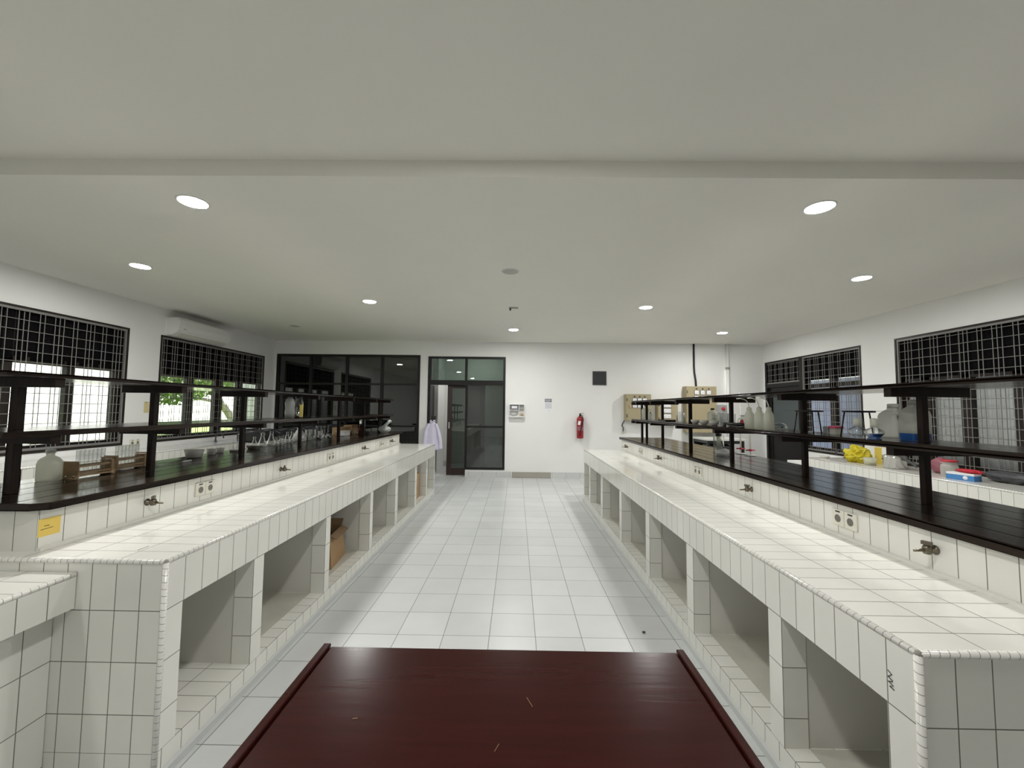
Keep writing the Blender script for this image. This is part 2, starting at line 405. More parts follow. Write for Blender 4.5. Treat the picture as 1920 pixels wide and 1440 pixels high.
# ------------------------------------------------------------------ glass partition and sliding door in the back wall
w = sroot('window_3', (-3.7, YB + 0.05, 0.16)); OF = tuple(w.location)
b = B(OF)
y0, y1 = YB - 0.012, YB + 0.06
x0, x1, z0, z1 = G1
b.box(x0, x1, y0, y1, z1 - 0.05, z1); b.box(x0, x1, y0, y1, z0, z0 + 0.05)
b.box(x0, x0 + 0.06, y0, y1, z0 + 0.05, z1 - 0.05); b.box(x1 - 0.055, x1, y0, y1, z0 + 0.05, z1 - 0.05)
for xm in (-4.534, -3.735, -2.96): b.box(xm - 0.028, xm + 0.028, y0, y1, z0 + 0.05, z1 - 0.05)
xs = [x0 + 0.06, -4.534, -3.735, -2.96, x1 - 0.055]
for i in range(4):
    for zz, t in ((1.985, 0.04), (1.075, 0.035), (0.70, 0.03)):
        b.box(xs[i] + (0.028 if i else 0), xs[i + 1] - (0.028 if i < 3 else 0), y0 + 0.004, y1 - 0.004, zz - t / 2, zz + t / 2)
obj('frame', b, 'alu_dark', w)
b = B(OF); b.box(x0 + 0.05, x1 - 0.05, YB + 0.02, YB + 0.026, 0.70, z1 - 0.04); obj('pane', b, 'tint', w)
b = B(OF); b.box(x0 + 0.05, x1 - 0.05, YB + 0.02, YB + 0.03, z0 + 0.04, 0.70); obj('lower_panel', b, 'alu_dark', w)

d = sroot('door_1', (-1.1, YB + 0.05, 0.0)); OF = tuple(d.location)
b = B(OF)
b.box(-1.945, -1.885, y0, y1 + 0.04, 0, 2.61); b.box(-0.297, -0.247, y0, y1, 0.16, 2.61)
b.box(-1.885, -0.297, y0, y1, 2.565, 2.61); b.box(-1.885, -0.297, y0, y1, 1.985, 2.09)
b.box(-1.135, -1.085, y0, y1, 2.09, 2.565); b.box(-1.12, -1.075, y0, y1, 0.16, 1.985)
b.box(-1.075, -0.297, y0, y1, 0.16, 0.20); b.box(-1.075, -0.297, y0, y1, 1.06, 1.10)
obj('frame', b, 'alu_dark', d)
b = B(OF); b.box(-1.89, -1.13, YB + 0.02, YB + 0.026, 2.08, 2.57); b.box(-1.09, -0.29, YB + 0.02, YB + 0.026, 2.08, 2.57); obj('transom_pane', b, 'transom', d)
b = B(OF); b.box(-1.08, -0.29, YB + 0.02, YB + 0.026, 0.19, 1.07); b.box(-1.08, -0.29, YB + 0.02, YB + 0.026, 1.09, 1.99); obj('pane', b, 'tint', d)
ly0, ly1 = 9.15, 9.19
b = B(OF); b.box(-1.535, -1.435, ly0, ly1, 0.012, 2.02); b.box(-0.80, -0.70, ly0, ly1, 0.012, 2.02)
b.box(-1.435, -0.80, ly0, ly1, 0.012, 0.17); b.box(-1.435, -0.80, ly0, ly1, 1.92, 2.02)
leaf = obj('sliding_leaf', b, 'door_wood', d, bevel=0.003)
b = B(OF); b.box(-1.44, -0.79, ly0 + 0.015, ly0 + 0.021, 0.16, 1.93); obj('leaf_pane', b, 'tint', leaf)
b = B(OF); b.box(-1.505, -1.475, ly0 - 0.006, ly0, 1.03, 1.17); obj('pull_handle', b, 'steel', leaf); 
d2 = sroot('door_2', (-1.93, 9.4, 0.0)); OF = tuple(d2.location)
b = B(OF); b.box(-1.985, -1.94, 9.16, 9.70, 0.01, 2.0); obj('leaf', b, 'frame_wood', d2)
b = B(OF); b.lathe([(0.0, 0), (0.018, 0.0), (0.018, 0.04), (0.0, 0.045)], (-1.94, 9.6, 1.02), 12, 'X'); obj('knob', b, 'steel', d2)

# ------------------------------------------------------------------ barred windows
def grille(b, X, y0, y1, z0, z1, hs=0.113):
    y = y0 + 0.06; pat = (0.047, 0.105, 0.047, 0.047, 0.105); k = 0
    while y < y1 - 0.03:
        b.tube([(X, y, z0), (X, y, z1)], 0.0042, 6, caps=False); y += pat[k % 5]; k += 1
    z = z0 + hs * 0.6
    while z < z1 - 0.03:
        b.tube([(X + 0.001, y0, z), (X + 0.001, y1, z)], 0.004, 6, caps=False); z += hs
    for a in (y0, y1 - 0.022): b.box(X - 0.012, X + 0.012, a, a + 0.022, z0, z1)
    for a in (z0, z1 - 0.025): b.box(X - 0.012, X + 0.012, y0 + 0.022, y1 - 0.022, a, a + 0.025)
def window(name, side, hole, panes, ztr=1.95):
    y0, y1, z0, z1 = hole
    X = XL if side < 0 else XR
    def bx(b, d0, d1, *r):          # depth measured outward from the inner wall face
        xs = sorted((X + side * d0, X + side * d1)); b.box(xs[0], xs[1], *r)
    w = sroot(name, (X + side * 0.08, (y0 + y1) / 2, z0)); OF = tuple(w.location)
    b = B(OF)
    e = 0.05
    bx(b, -0.008, 0.12, y0, y0 + 0.022, z0, z1); bx(b, -0.008, 0.12, y1 - 0.022, y1, z0, z1)
    bx(b, -0.008, 0.12, y0 + 0.022, y1 - 0.022, z1 - 0.022, z1); bx(b, -0.008, 0.12, y0 + 0.022, y1 - 0.022, z0, z0 + 0.03)
    bx(b, 0.055, 0.11, y0 + 0.022, y1 - 0.022, ztr - 0.03, ztr + 0.04)
    edges = [y0 + 0.022] + [v for p in panes for v in p] + [y1 - 0.022]
    for i in range(0, len(edges), 2):
        if edges[i + 1] - edges[i] > 0.005: bx(b, 0.055, 0.115, edges[i], edges[i + 1], z0 + 0.03, z1 - 0.022)
    for p in panes: bx(b, 0.06, 0.11, p[0], p[1], z0 + 0.03, z0 + 0.085)
    obj('frame', b, 'frame_wood', w)
    b = B(OF)
    for p in panes: bx(b, 0.083, 0.087, p[0] - 0.005, p[1] + 0.005, z0 + 0.08, z1 - 0.02)
    obj('pane', b, 'clear', w)
    b = B(OF); grille(b, X + side * 0.012, y0 + 0.024, y1 - 0.024, z0 + 0.032, z1 - 0.024); obj('grille', b, 'grille', w)
    return w
window('window_1', -1, WL[0], [(3.16, 3.62), (3.73, 4.22), (4.33, 4.865), (4.955, 5.44)])
window('window_2', -1, WL[1], [(6.16, 6.68), (6.825, 7.30), (7.50, 7.90), (8.05, 8.53)])
window('window_4', 1, RW2, [(3.42, 3.84), (3.97, 4.44), (4.55, 4.97), (5.09, 5.46), (5.57, 5.80)])
window('window_5', 1, RW1, [(6.54, 7.05), (7.18, 7.72)])
def pleats(name, X, y0, y1, z0, z1, amp, n, mat, label, cat='curtain'):
    b = B(); L = y1 - y0
    b.grid(lambda u, v: (X + amp * math.sin(u * n * 2 * PI) + 0.3 * amp * math.sin(u * n * 5.3), y0 + u * L, z0 + v * (z1 - z0)), n * 8, 3)
    o = obj(name, b, mat, solid=0.002); tag(o, label, cat); return o
pleats('curtain', XL - 0.048, 4.24, 5.53, 1.955, 2.50, 0.010, 10, 'black_cloth', 'short black pleated curtain across the top of the nearer left barred window')
pleats('curtain', XL - 0.048, 3.06, 4.23, 1.00, 2.50, 0.010, 9, 'black_cloth', 'long black curtain drawn over the panes at the left edge of the nearer left window')
pleats('curtain', XL - 0.048, 6.10, 8.58, 1.955, 2.50, 0.010, 19, 'black_cloth', 'short black pleated curtain across the top of the window below the air conditioner')
pleats('curtain', XR + 0.046, 3.33, 5.84, 1.955, 2.50, 0.010, 19, 'black_cloth', 'short black pleated curtain across the top of the barred window at the right edge')
pleats('curtain', XR + 0.046, 6.48, 8.88, 2.06, 2.50, 0.010, 18, 'black_cloth', 'short black pleated curtain above the dark door and window in the far right corner')
pleats('curtain', XR + 0.125, 4.46, 5.82, 0.80, 1.93, 0.018, 7, 'white_curtain', 'white hanging curtain behind the bars of the window at the right edge')
pleats('curtain', XR + 0.046, 3.33, 4.42, 0.80, 1.955, 0.010, 8, 'black_cloth', 'dark curtain covering the nearest panes of the window at the right edge')

# door in the right wall
d = sroot('door_3', (XR + 0.06, 8.4, 0.0)); OF = tuple(d.location)
b = B(OF)
b.box(XR - 0.008, XR + 0.11, 7.80, 7.86, 0, 2.53); b.box(XR - 0.008, XR + 0.11, 8.87, 8.93, 0, 2.53)
b.box(XR - 0.008, XR + 0.11, 7.86, 8.87, 1.985, 2.06); b.box(XR - 0.008, XR + 0.11, 7.86, 8.87, 2.50, 2.53)
obj('frame', b, 'alu_dark', d)
b = B(OF)
lx0, lx1 = XR + 0.03, XR + 0.07
b.box(lx0, lx1, 7.865, 7.96, 0.01, 1.985); b.box(lx0, lx1, 8.78, 8.865, 0.01, 1.985)
b.box(lx0, lx1, 7.96, 8.78, 0.01, 0.25); b.box(lx0, lx1, 7.96, 8.78, 1.86, 1.985); b.box(lx0, lx1, 7.96, 8.78, 0.98, 1.10)
b.box(lx0 + 0.012, lx1 - 0.012, 7.96, 8.78, 0.25, 0.98)
leaf = obj('leaf', b, 'alu_dark', d)
b = B(OF); b.box(lx0 + 0.015, lx0 + 0.02, 7.95, 8.79, 1.09, 1.87); obj('leaf_pane', b, 'tint', leaf)
b = B(OF); b.tube([(lx0 - 0.05, 7.92, 1.0), (lx0 - 0.05, 8.06, 1.0)], 0.011, 8); b.tube([(lx0, 7.93, 1.0), (lx0 - 0.05, 7.93, 1.0)], 0.012, 8); b.box(lx0 - 0.006, lx0, 7.90, 7.95, 0.93, 1.06); obj('lever_handle', b, 'steel', leaf)
b = B(OF); b.box(XR + 0.002, XR + 0.03, 7.862, 7.874, 0.01, 1.985); obj('metal_strip', b, 'steel', d)
b = B(OF); grille(b, XR + 0.015, 7.83, 8.91, 2.062, 2.51); obj('grille', b, 'grille', d)

# ------------------------------------------------------------------ tiled islands
def trim(b, pts, r=0.0105): b.tube(pts, r, 10, twist=0.0012)
def island(side_label, s, XF, XRi, XC, Y0, Y1, ZT, pillars, label, riserY0):
    """s=+1: front faces -X (right island); s=-1: front faces +X (left island)"""
    XB = 2 * XC - XF; XRb = 2 * XC - XRi
    t = thing('lab_island', label, 'lab bench', (XC, (Y0 + Y1) / 2, 0)); OF = tuple(t.location)
    def bx(b, xa, xb, *r, **k): b.box(min(xa, xb), max(xa, xb), *r, **k)
    zt, zb, zp = ZT, ZT - 0.2, 0.11
    b = B(OF); bx(b, XF, XB, Y0, Y1, zb, zt, uvo=(XF, Y0, zb)); obj('countertop', b, 'tile', t)
    b = B(OF); bx(b, XF, XB, Y0, Y1, 0.0, zp, uvo=(XF, Y0 + 0.03, zp - 0.2)); obj('plinth', b, 'tile', t)
    b = B(OF); bx(b, XF - s * 0.022, XF, Y0 + 0.02, Y1, 0.0, 0.032, uvo=(0, Y0, -0.15)); obj('foot_strip', b, 'foot', t)
    for i, (a, c) in enumerate(pillars):
        b = B(OF); bx(b, XF, XF + s * 0.1, a, c, zp, zb, uvo=(XF, a + 0.0005, zb - 0.6))
        obj('pillar', b, 'tile', t)
    for i, (a, c) in enumerate(pillars[1:-1]):
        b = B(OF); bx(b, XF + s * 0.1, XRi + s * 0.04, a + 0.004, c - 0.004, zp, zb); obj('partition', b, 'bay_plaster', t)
    for i in range(1 if s < 0 else 0, len(pillars) - 1):
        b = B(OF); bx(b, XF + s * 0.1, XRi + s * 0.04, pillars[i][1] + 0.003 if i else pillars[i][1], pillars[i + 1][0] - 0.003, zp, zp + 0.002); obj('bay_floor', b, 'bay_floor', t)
    b = B(OF); bx(b, XF + s * 0.1, XB - s * 0.02, Y0, Y0 + 0.09, zp, zb, uvo=(XF, Y0, zb - 0.6)); obj('end_wall', b, 'tile', t)
    b = B(OF); bx(b, XF + s * 0.1, XB - s * 0.02, Y1 - 0.065, Y1, zp, zb, uvo=(XF, Y0, zb - 0.6)); obj('end_wall', b, 'tile', t)
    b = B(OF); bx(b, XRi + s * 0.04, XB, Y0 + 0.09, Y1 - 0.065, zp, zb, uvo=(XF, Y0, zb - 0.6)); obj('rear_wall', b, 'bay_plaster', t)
    b = B(OF); bx(b, XRi, XRb, riserY0, Y1 - 0.002, ZT, ZT + 0.1755, uvo=(XRi, Y0 - 0.02, ZT - 0.012)); obj('riser', b, 'tile', t)
    b = B(OF); r = 0.0125
    xf = XF + s * 0.006
    trim(b, [(xf, Y0 + 0.006, zt - 0.008), (xf, Y1, zt - 0.008)])
    trim(b, [(xf, Y0 + 0.006, zt - 0.008), (XB, Y0 + 0.006, zt - 0.008)])
    trim(b, [(xf, Y0 + 0.006, zt - 0.008), (xf, Y0 + 0.006, 0.0)])
    b.lathe([(0.0, -0.0112), (0.008, -0.008), (0.0112, 0.0), (0.008, 0.008), (0.0, 0.0112)], (xf, Y0 + 0.006, zt - 0.008), 12)
    obj('edge_trim', b, 'bead', t)
    b = B(OF); bx(b, XRi - s * 0.022, XRi, riserY0, Y1 - 0.002, ZT, ZT + 0.013, uvo=(0, Y0, -3)); obj('cove_strip', b, 'cove', t)
    return t
LXF, LXR, LXC, LZ = -1.407, -2.033, -2.35, 0.8546
LP = [(1.69, 1.785), (2.263, 2.352), (3.108, 3.185), (4.04, 4.12), (4.87, 4.98), (5.80, 5.92), (6.53, 6.633), (7.13, 7.2)]
left_island = island('left', -1, LXF, LXR, LXC, 1.69, 7.2, LZ, LP, 'long white tiled island bench on the left of the aisle, with open bays', 1.765)
RXF, RXR, RXC, RZ = 1.109, 1.728, 2.065, 0.8275
RP = [(1.187, 1.29), (1.781, 1.871), (2.64, 2.745), (3.485, 3.59), (4.385, 4.487), (5.34, 5.464), (6.216, 6.32), (6.75, 6.818)]
right_island = island('right', 1, RXF, RXR, RXC, 1.187, 6.818, RZ, RP, 'long white tiled island bench on the right of the aisle, with open bays', 1.25)
# marker scribble on the right apron
OF = tuple(right_island.location); b = B(OF)
X = RXF - 0.0012
def stroke(b, pts, r=0.0013): b.tube([(X, y, z) for y, z in pts], r, 5)
stroke(b, [(1.283, 0.722), (1.27, 0.716), (1.283, 0.704), (1.268, 0.700)])
stroke(b, [(1.268, 0.697), (1.283, 0.691), (1.266, 0.686), (1.279, 0.679), (1.264, 0.676)])
obj('marker_scribble', b, 'ink', right_island)
OF = tuple(left_island.location); b = B(OF); b.tube([(-1.6275, 1.80, LZ), (-1.6265, 1.855, LZ)], 0.0012, 4); obj('crack', b, 'ink', left_island)
# lower sink block against the near end of the left island
t = thing('sink_block', 'lower white tiled block against the near end of the left island', 'lab bench', (-2.35, 1.1, 0)); OF = tuple(t.location)
b = B(OF); b.box(-2.935, -1.768, 0.45, 1.688, 0.663, 0.803, uvo=(-1.768, 1.59, 0.603)); obj('countertop', b, 'tile', t)
b = B(OF); b.box(-2.85, -1.852, 0.5, 1.688, 0.0, 0.663, uvo=(-1.852, 1.69, -0.145)); obj('base', b, 'tile', t)
b = B(OF); trim(b, [(-1.774, 0.45, 0.795), (-1.774, 1.685, 0.795)]); obj('edge_trim', b, 'bead', t)

# ------------------------------------------------------------------ dark wooden reagent racks
def rack(XC, xe0, xe1, Y0, Y1, zl, zm, zt, postY, label, sy0, sy1, xp):
    t = thing('reagent_rack', label, 'shelf rack', (XC, (Y0 + Y1) / 2, zl[0])); OF = tuple(t.location)
    ch = 0.055
    poly = [(xe0 + ch, Y0), (xe1 - ch, Y0), (xe1, Y0 + ch * 0.6), (xe1, Y1), (xe0, Y1), (xe0, Y0 + ch * 0.6)]
    b = B(OF); b.prism(poly, zl[0], zl[1], uvo=(xe0, 0, 0)); obj('ledge', b, 'dark_wood', t, bevel=0.004)
    for z0, z1 in (zm, zt):
        b = B(OF); b.box(XC - 0.215, XC + 0.215, sy0, sy1, z0, z1, uvo=(XC - 0.215, 0, 0)); obj('shelf', b, 'dark_wood', t, bevel=0.003)
    for y in postY:
        b = B(OF); b.box(xp - 0.016, xp + 0.016, y - 0.016, y + 0.016, zl[1], zt[0]); obj('post', b, 'post_wood', t, bevel=0.003)
        for z0, z1 in (zm, zt):
            b = B(OF); b.box(XC - 0.195, XC + 0.195, y - 0.021, y + 0.021, z0 - 0.042, z0)
            obj('bracket', b, 'post_wood', t)
    return t
LL = (1.0301, 1.0601); LM = (1.336, 1.360); LT = (1.600, 1.620)
RL = (1.0031, 1.0331); RM = (1.313, 1.338); RT = (1.605, 1.626)
rack(-2.35, -2.72, -1.985, 1.735, 7.24, LL, LM, LT, (1.92, 2.65, 3.53, 4.48, 5.45, 6.34, 7.05), 'dark stained wooden two-tier rack standing on the left island', 1.70, 7.13, -2.35)
rack(2.065, 1.70, 2.43, 1.22, 6.86, RL, RM, RT, (2.10, 2.96, 3.95, 4.88, 5.80, 6.50, 6.74), 'dark stained wooden two-tier rack standing on the right island', 1.2, 6.66, 2.04)

# ------------------------------------------------------------------ desk in the foreground
t = thing('desk', 'dark red lacquered wooden desk in the foreground, cut off by the bottom edge', 'desk', (-0.034, 0.8, 0)); OF = tuple(t.location)
dx0, dx1, dy0, dy1, dz = -0.579, 0.511, 0.22, 1.297, 0.755
b = B(OF); b.box(dx0 + 0.024, dx1 - 0.024, dy0, dy1 - 0.004, dz - 0.03, dz); obj('tabletop', b, 'desk_wood', t, bevel=0.003)
for xa, xb in ((dx0, dx0 + 0.022), (dx1 - 0.022, dx1)):
    b = B(OF); b.box(xa, xb, dy0, dy1, dz - 0.035, dz + 0.008); obj('edge_strip', b, 'desk_wood', t, bevel=0.003)
for xa in (dx0 + 0.03, dx1 - 0.07):
    b = B(OF); b.box(xa, xa + 0.04, dy0 + 0.05, dy1 - 0.06, 0.0, dz - 0.035); obj('leg_panel', b, 'desk_wood', t)
b = B(OF); b.box(dx0 + 0.07, dx1 - 0.07, dy1 - 0.12, dy1 - 0.1, 0.3, dz - 0.03); obj('modesty_panel', b, 'desk_wood', t)
b = B(OF)
b.cbox((0.04, 1.07, dz + 0.0004), (0.0012, 0.035, 0.0004), 0.4); obj('scratch', b, 'card_dark', t)
b = B(); b.off = Vector(OF); b.cbox((-0.035, 0.93, dz + 0.0004), (0.0010, 0.022, 0.0004), -0.4); obj('scratch', b, 'card_dark', t)
b = B(); b.off = Vector(OF); b.cbox((-0.37, 1.005, dz + 0.0004), (0.012, 0.0025, 0.0004), 0.2); obj('scratch', b, 'card_dark', t)

# ------------------------------------------------------------------ wall counters
def counter(name_label, x0, x1, y0, y1, zt, front, ap):
    t = thing('wall_counter', name_label, 'counter', ((x0 + x1) / 2, (y0 + y1) / 2, 0)); OF = tuple(t.location)
    xf = x1 if front > 0 else x0
    b = B(OF); b.box(x0, x1, y0, y1, zt - ap, zt, uvo=(xf, y0, zt - 0.2)); obj('countertop', b, 'tile', t)
    b = B(OF)
    xb = (x0, x1 - 0.06) if front > 0 else (x0 + 0.06, x1)
    b.box(xb[0], xb[1], y0, y1, 0.0, zt - ap, uvo=(xf, y0, zt - ap - 1.0)); obj('base', b, 'tile', t)
    b = B(OF); trim(b, [(xf - front * 0.006, y0, zt - 0.008), (xf - front * 0.006, y1, zt - 0.008)]); obj('edge_trim', b, 'bead', t)
    return t
counter('white tiled counter running along the left wall under the barred windows', -5.33, -4.80, 1.9, 8.96, 0.855, 1, 0.2)
RCZ = 0.756
counter('white tiled counter running along the right wall under the barred windows', 4.70, 5.35, 2.0, 6.75, RCZ, -1, 0.2)
t = thing('wall_shelf', 'low white ledge beside the dark corner door, end of the right wall counter', 'ledge', (5.0, 7.05, 0)); OF = tuple(t.location)
b = B(OF); b.box(4.82, 5.35, 6.76, 7.45, 0.575, 0.63); obj('slab', b, 'plaster', t, bevel=0.004)
b = B(OF); b.box(5.10, 5.35, 6.76, 7.40, 0.0, 0.575); obj('base', b, 'plaster', t)

# ------------------------------------------------------------------ gas taps, sockets on the risers
def make_tap(s, label, loc):
    t = thing('gas_tap', label, 'tap', loc, 0.0, 'gas taps on the island risers')
    d = s     # direction pointing out of the riser
    b = B(); b.lathe([(0.019, 0), (0.019, 0.004), (0.011, 0.007), (0.009, 0.03)] if d > 0 else [(0.019, 0), (0.019, -0.004), (0.011, -0.007), (0.009, -0.03)], (0, 0, 0), 16, 'X'); obj('flange', b, 'tap', t)
    b = B(); b.lathe([(0.013, -0.016), (0.016, -0.006), (0.016, 0.008), (0.011, 0.018), (0.0, 0.019)], (d * 0.034, 0, 0), 14); obj('valve_body', b, 'tap', t)
    b = B(); b.tube([(d * 0.034, 0, 0), (d * 0.06, 0, -0.002), (d * 0.088, 0, -0.004)], [0.009, 0.006, 0.0045], 10); obj('nozzle', b, 'tap', t)
    b = B(); b.cbox((d * 0.034, 0, 0.027), (0.014, 0.034, 0.014), 0.5); b.tube([(d * 0.034, 0, 0.012), (d * 0.034, 0, 0.022)], 0.006, 8); obj('handle', b, 'tap', t)
    return t
g = 'gas taps on the island risers'
tapL = make_tap(1, 'dark brass gas tap on the left riser, first from the yellow note', (LXR, 2.289, 0.945))
for y, l in ((3.58, 'dark brass gas tap on the left riser, second from the yellow note'), (5.476, 'dark brass gas tap on the left riser, third from the yellow note'), (6.678, 'dark brass gas tap at the far end of the left riser')):
    dup(tapL, (LXR, y, 0.938), 0, l)
tapR = make_tap(-1, 'dark brass gas tap on the right riser, nearest the camera', (RXR, 1.752, 0.922))
for y, l in ((3.079, 'dark brass gas tap on the right riser, second from the camera'), (4.973, 'dark brass gas tap on the right riser, third from the camera'), (6.459, 'dark brass gas tap on the right riser at its far end')):
    dup(tapR, (RXR, y, 0.912), 0, l)
def make_socket(s, label, loc, group='double sockets on the island risers'):
    t = thing('double_socket', label, 'socket', loc, 0.0, group)
    for k in (-1, 1):
        b = B(); b.box(min(0, s * 0.010), max(0, s * 0.010), k * 0.041 - 0.039, k * 0.041 + 0.039, -0.045, 0.040)
        pl = obj('socket_plate', b, 'ivory', t, bevel=0.003)
        b = B(); b.lathe([(0.0, s * 0.0105), (0.019, s * 0.0105), (0.020, s * 0.0112)], (0, k * 0.041, -0.006), 18, 'X', caps=False); obj('socket_well', b, 'socket_hole', pl)
        b = B(); b.box(min(s * 0.0105, s * 0.0115), max(s * 0.0105, s * 0.0115), k * 0.041 - 0.016, k * 0.041 + 0.014, 0.026, 0.033); obj('plate_slot', b, 'black', pl)
    return t
sL = make_socket(1, 'ivory double socket on the left riser, nearest the camera', (LXR, 2.705, 0.945))
dup(sL, (LXR, 4.535, 0.935), 0, 'ivory double socket on the middle of the left riser'); dup(sL, (LXR, 6.256, 0.935), 0, 'ivory double socket at the far end of the left riser')
sR = make_socket(-1, 'ivory double socket on the right riser, nearest the camera', (RXR, 2.215, 0.925))
dup(sR, (RXR, 3.965, 0.915), 0, 'ivory double socket on the middle of the right riser'); dup(sR, (RXR, 5.773, 0.915), 0, 'ivory double socket at the far end of the right riser')
dup(sL, (XL, 5.75, 0.955), 0, 'white double socket on the left wall between the two barred windows', 'wall sockets')
# notes
t = thing('sticky_note', 'yellow handwritten note stuck on the near end of the left riser', 'note', (LXR, 1.81, 0.95)); 
b = B(); b.box(0.0005, 0.0015, -0.042, 0.044, -0.040, 0.036); obj('paper', b, 'yellow_paper', t)
b = B()
b.tube([(0.0018, y, 0.004 + 0.0025 * math.sin(y * 900)) for y in [-0.02 + 0.002 * i for i in range(11)]], 0.0009, 4)
b.tube([(0.0018, y, -0.008 + y * 0.05 + 0.0018 * math.sin(y * 1100)) for y in [-0.033 + 0.002 * i for i in range(25)]], 0.0009, 4)
obj('handwriting', b, 'ink', t)
t = thing('wall_note', 'small pale yellow paper taped on the left wall between the windows', 'note', (XL, 5.90, 1.455))
b = B(); b.box(0.0005, 0.002, -0.04, 0.04, -0.09, 0.07); obj('paper', b, 'pale_paper', t)
b = B(); b.box(0.0021, 0.0025, -0.02, 0.01, 0.055, 0.062); obj('pin', b, 'ink', t)

# ------------------------------------------------------------------ ceiling lamps
def downlight(x, y, z, on, label, r=0.082, dimmed=False):
    t = thing('ceiling_downlight', label, 'ceiling light', (x, y, z), 0, 'round ceiling downlights')
    b = B(); b.lathe([(r, -0.006), (r + 0.006, -0.008), (r + 0.012, -0.004), (r + 0.012, 0.0)], n=32, caps=False); obj('trim_ring', b, 'white_plastic', t)
    b = B(); b.lathe([(0.0, -0.007), (r, -0.007)], n=32, caps=False)
    obj('diffuser', b, ('lamp_dim' if dimmed else 'lamp') if on else 'lamp_off', t)
    return t
SO = 2.835
downlight(-2.168, 2.645, SO, True, 'large lit downlight in the ceiling beam on the left')
downlight(1.989, 2.672, SO, True, 'large lit downlight in the ceiling beam on the right')
downlight(-3.96, 4.20, ZC, True, 'lit downlight furthest left on the ceiling, toward the barred windows')
downlight(3.714, 4.42, ZC, True, 'lit downlight on the right of the ceiling, just beyond the beam light')
downlight(-2.036, 5.57, ZC, True, 'lit downlight over the far half of the left island')
downlight(1.812, 5.77, ZC, True, 'lit downlight over the far half of the right island')
downlight(-0.069, 7.51, ZC, True, 'lit downlight over the aisle close to the back wall')
downlight(3.809, 7.64, ZC, True, 'lit downlight in the far right corner of the ceiling')
downlight(-4.024, 7.34, ZC, False, 'unlit grey downlight on the ceiling near the air conditioner')
downlight(-0.08, 4.29, ZC, False, 'unlit grey downlight in the middle of the ceiling over the aisle')
for k, (x, y, on) in enumerate(((-0.05, 1.0, True), (2.1, -0.75, False), (-2.15, -1.9, True), (-3.96, 1.0, False), (3.75, 1.0, False))):
    downlight(x, y, ZC, on, ('lit downlight over the foreground desk, above the frame', 'unlit downlight behind the camera on the right', 'lit downlight behind the camera on the left', 'unlit downlight over the sink block, above the frame', 'unlit downlight beside the near right island, above the frame')[k])
downlight(-0.9, 9.85, 2.95, True, 'lit round downlight in the corridor behind the sliding door', dimmed=True)
t = thing('ceiling_sensor', 'small grey sensor bracket on the ceiling in front of the far aisle light', 'sensor', (-0.057, 5.86, ZC))
b = B(); b.box(-0.065, 0.065, -0.03, 0.03, -0.012, 0.0); obj('plate', b, 'hatch', t)
b = B(); b.box(-0.06, -0.035, -0.02, 0.02, -0.04, -0.012); obj('sensor_head', b, 'grey_dark', t)

# ------------------------------------------------------------------ air conditioner
t = thing('air_conditioner', 'white split air conditioner high on the left wall above the second window', 'air conditioner', (XL, 6.70, 2.55)); OF = tuple(t.location)
b = B(OF)
prof = [(XL + 0.002, 2.545), (XL + 0.10, 2.545), (XL + 0.175, 2.585), (XL + 0.205, 2.63), (XL + 0.215, 2.70), (XL + 0.21, 2.79), (XL + 0.19, 2.815), (XL + 0.002, 2.815)]
b.extrude_y(prof, 6.14, 7.27); obj('casing', b, 'white_plastic', t, bevel=0.008)
b = B(OF); b.extrude_y([(XL + 0.098, 2.541), (XL + 0.177, 2.583), (XL + 0.18, 2.579), (XL + 0.1, 2.536)], 6.22, 7.19); obj('louvre', b, 'ivory', t)
b = B(OF); b.box(XL + 0.03, XL + 0.17, 6.2, 7.2, 2.815, 2.822); obj('intake_grille', b, 'grey_dark', t)
b = B(OF); b.box(XL + 0.2125, XL + 0.2165, 6.22, 6.27, 2.645, 2.651); obj('status_mark', b, 'grey_ink', t)

# ------------------------------------------------------------------ back wall fittings
t = thing('vent_grille', 'dark square louvred vent high on the back wall', 'vent', (1.80, YB, 2.165)); OF = tuple(t.location)
b = B(OF); b.box(1.651, 1.952, YB - 0.012, YB, 2.013, 2.03); b.box(1.651, 1.952, YB - 0.012, YB, 2.30, 2.318); b.box(1.651, 1.668, YB - 0.012, YB, 2.03, 2.30); b.box(1.935, 1.952, YB - 0.012, YB, 2.03, 2.30); obj('frame', b, 'grey_dark', t)
b = B(OF)
for i in range(9): b.cbox((1.8015, YB - 0.006, 2.045 + i * 0.03), (0.267, 0.003, 0.03), 0, ('X', 0.5))
b.box(1.668, 1.935, YB - 0.002, YB, 2.03, 2.30); obj('slat', b, 'grey_dark', t)
t = thing('first_aid_cabinet', 'small white wall cabinet with open compartments beside the glass door', 'cabinet', (0.006, YB, 1.44)); OF = tuple(t.location)
b = B(OF); x0, x1, z0, z1, yf = -0.157, 0.17, 1.303, 1.582, YB - 0.10
b.box(x0, x1, YB - 0.006, YB, z0, z1); b.box(x0, x0 + 0.012, yf, YB - 0.006, z0, z1); b.box(x1 - 0.012, x1, yf, YB - 0.006, z0, z1)
b.box(x0 + 0.012, x1 - 0.012, yf, YB - 0.006, z0, z0 + 0.022); b.box(x0 + 0.012, x1 - 0.012, yf, YB - 0.006, z1 - 0.012, z1)
b.box(0.048, 0.060, yf + 0.004, YB - 0.006, z0 + 0.022, z1 - 0.012); b.box(x0 + 0.012, 0.048, yf + 0.004, YB - 0.006, 1.446, 1.456)
obj('case', b, 'white_plastic', t)
b = B(OF); b.box(x0 + 0.02, 0.035, YB - 0.08, YB - 0.06, 1.458, 1.565); p = obj('dark_pouch', b, pm and 'grey_ink', t)
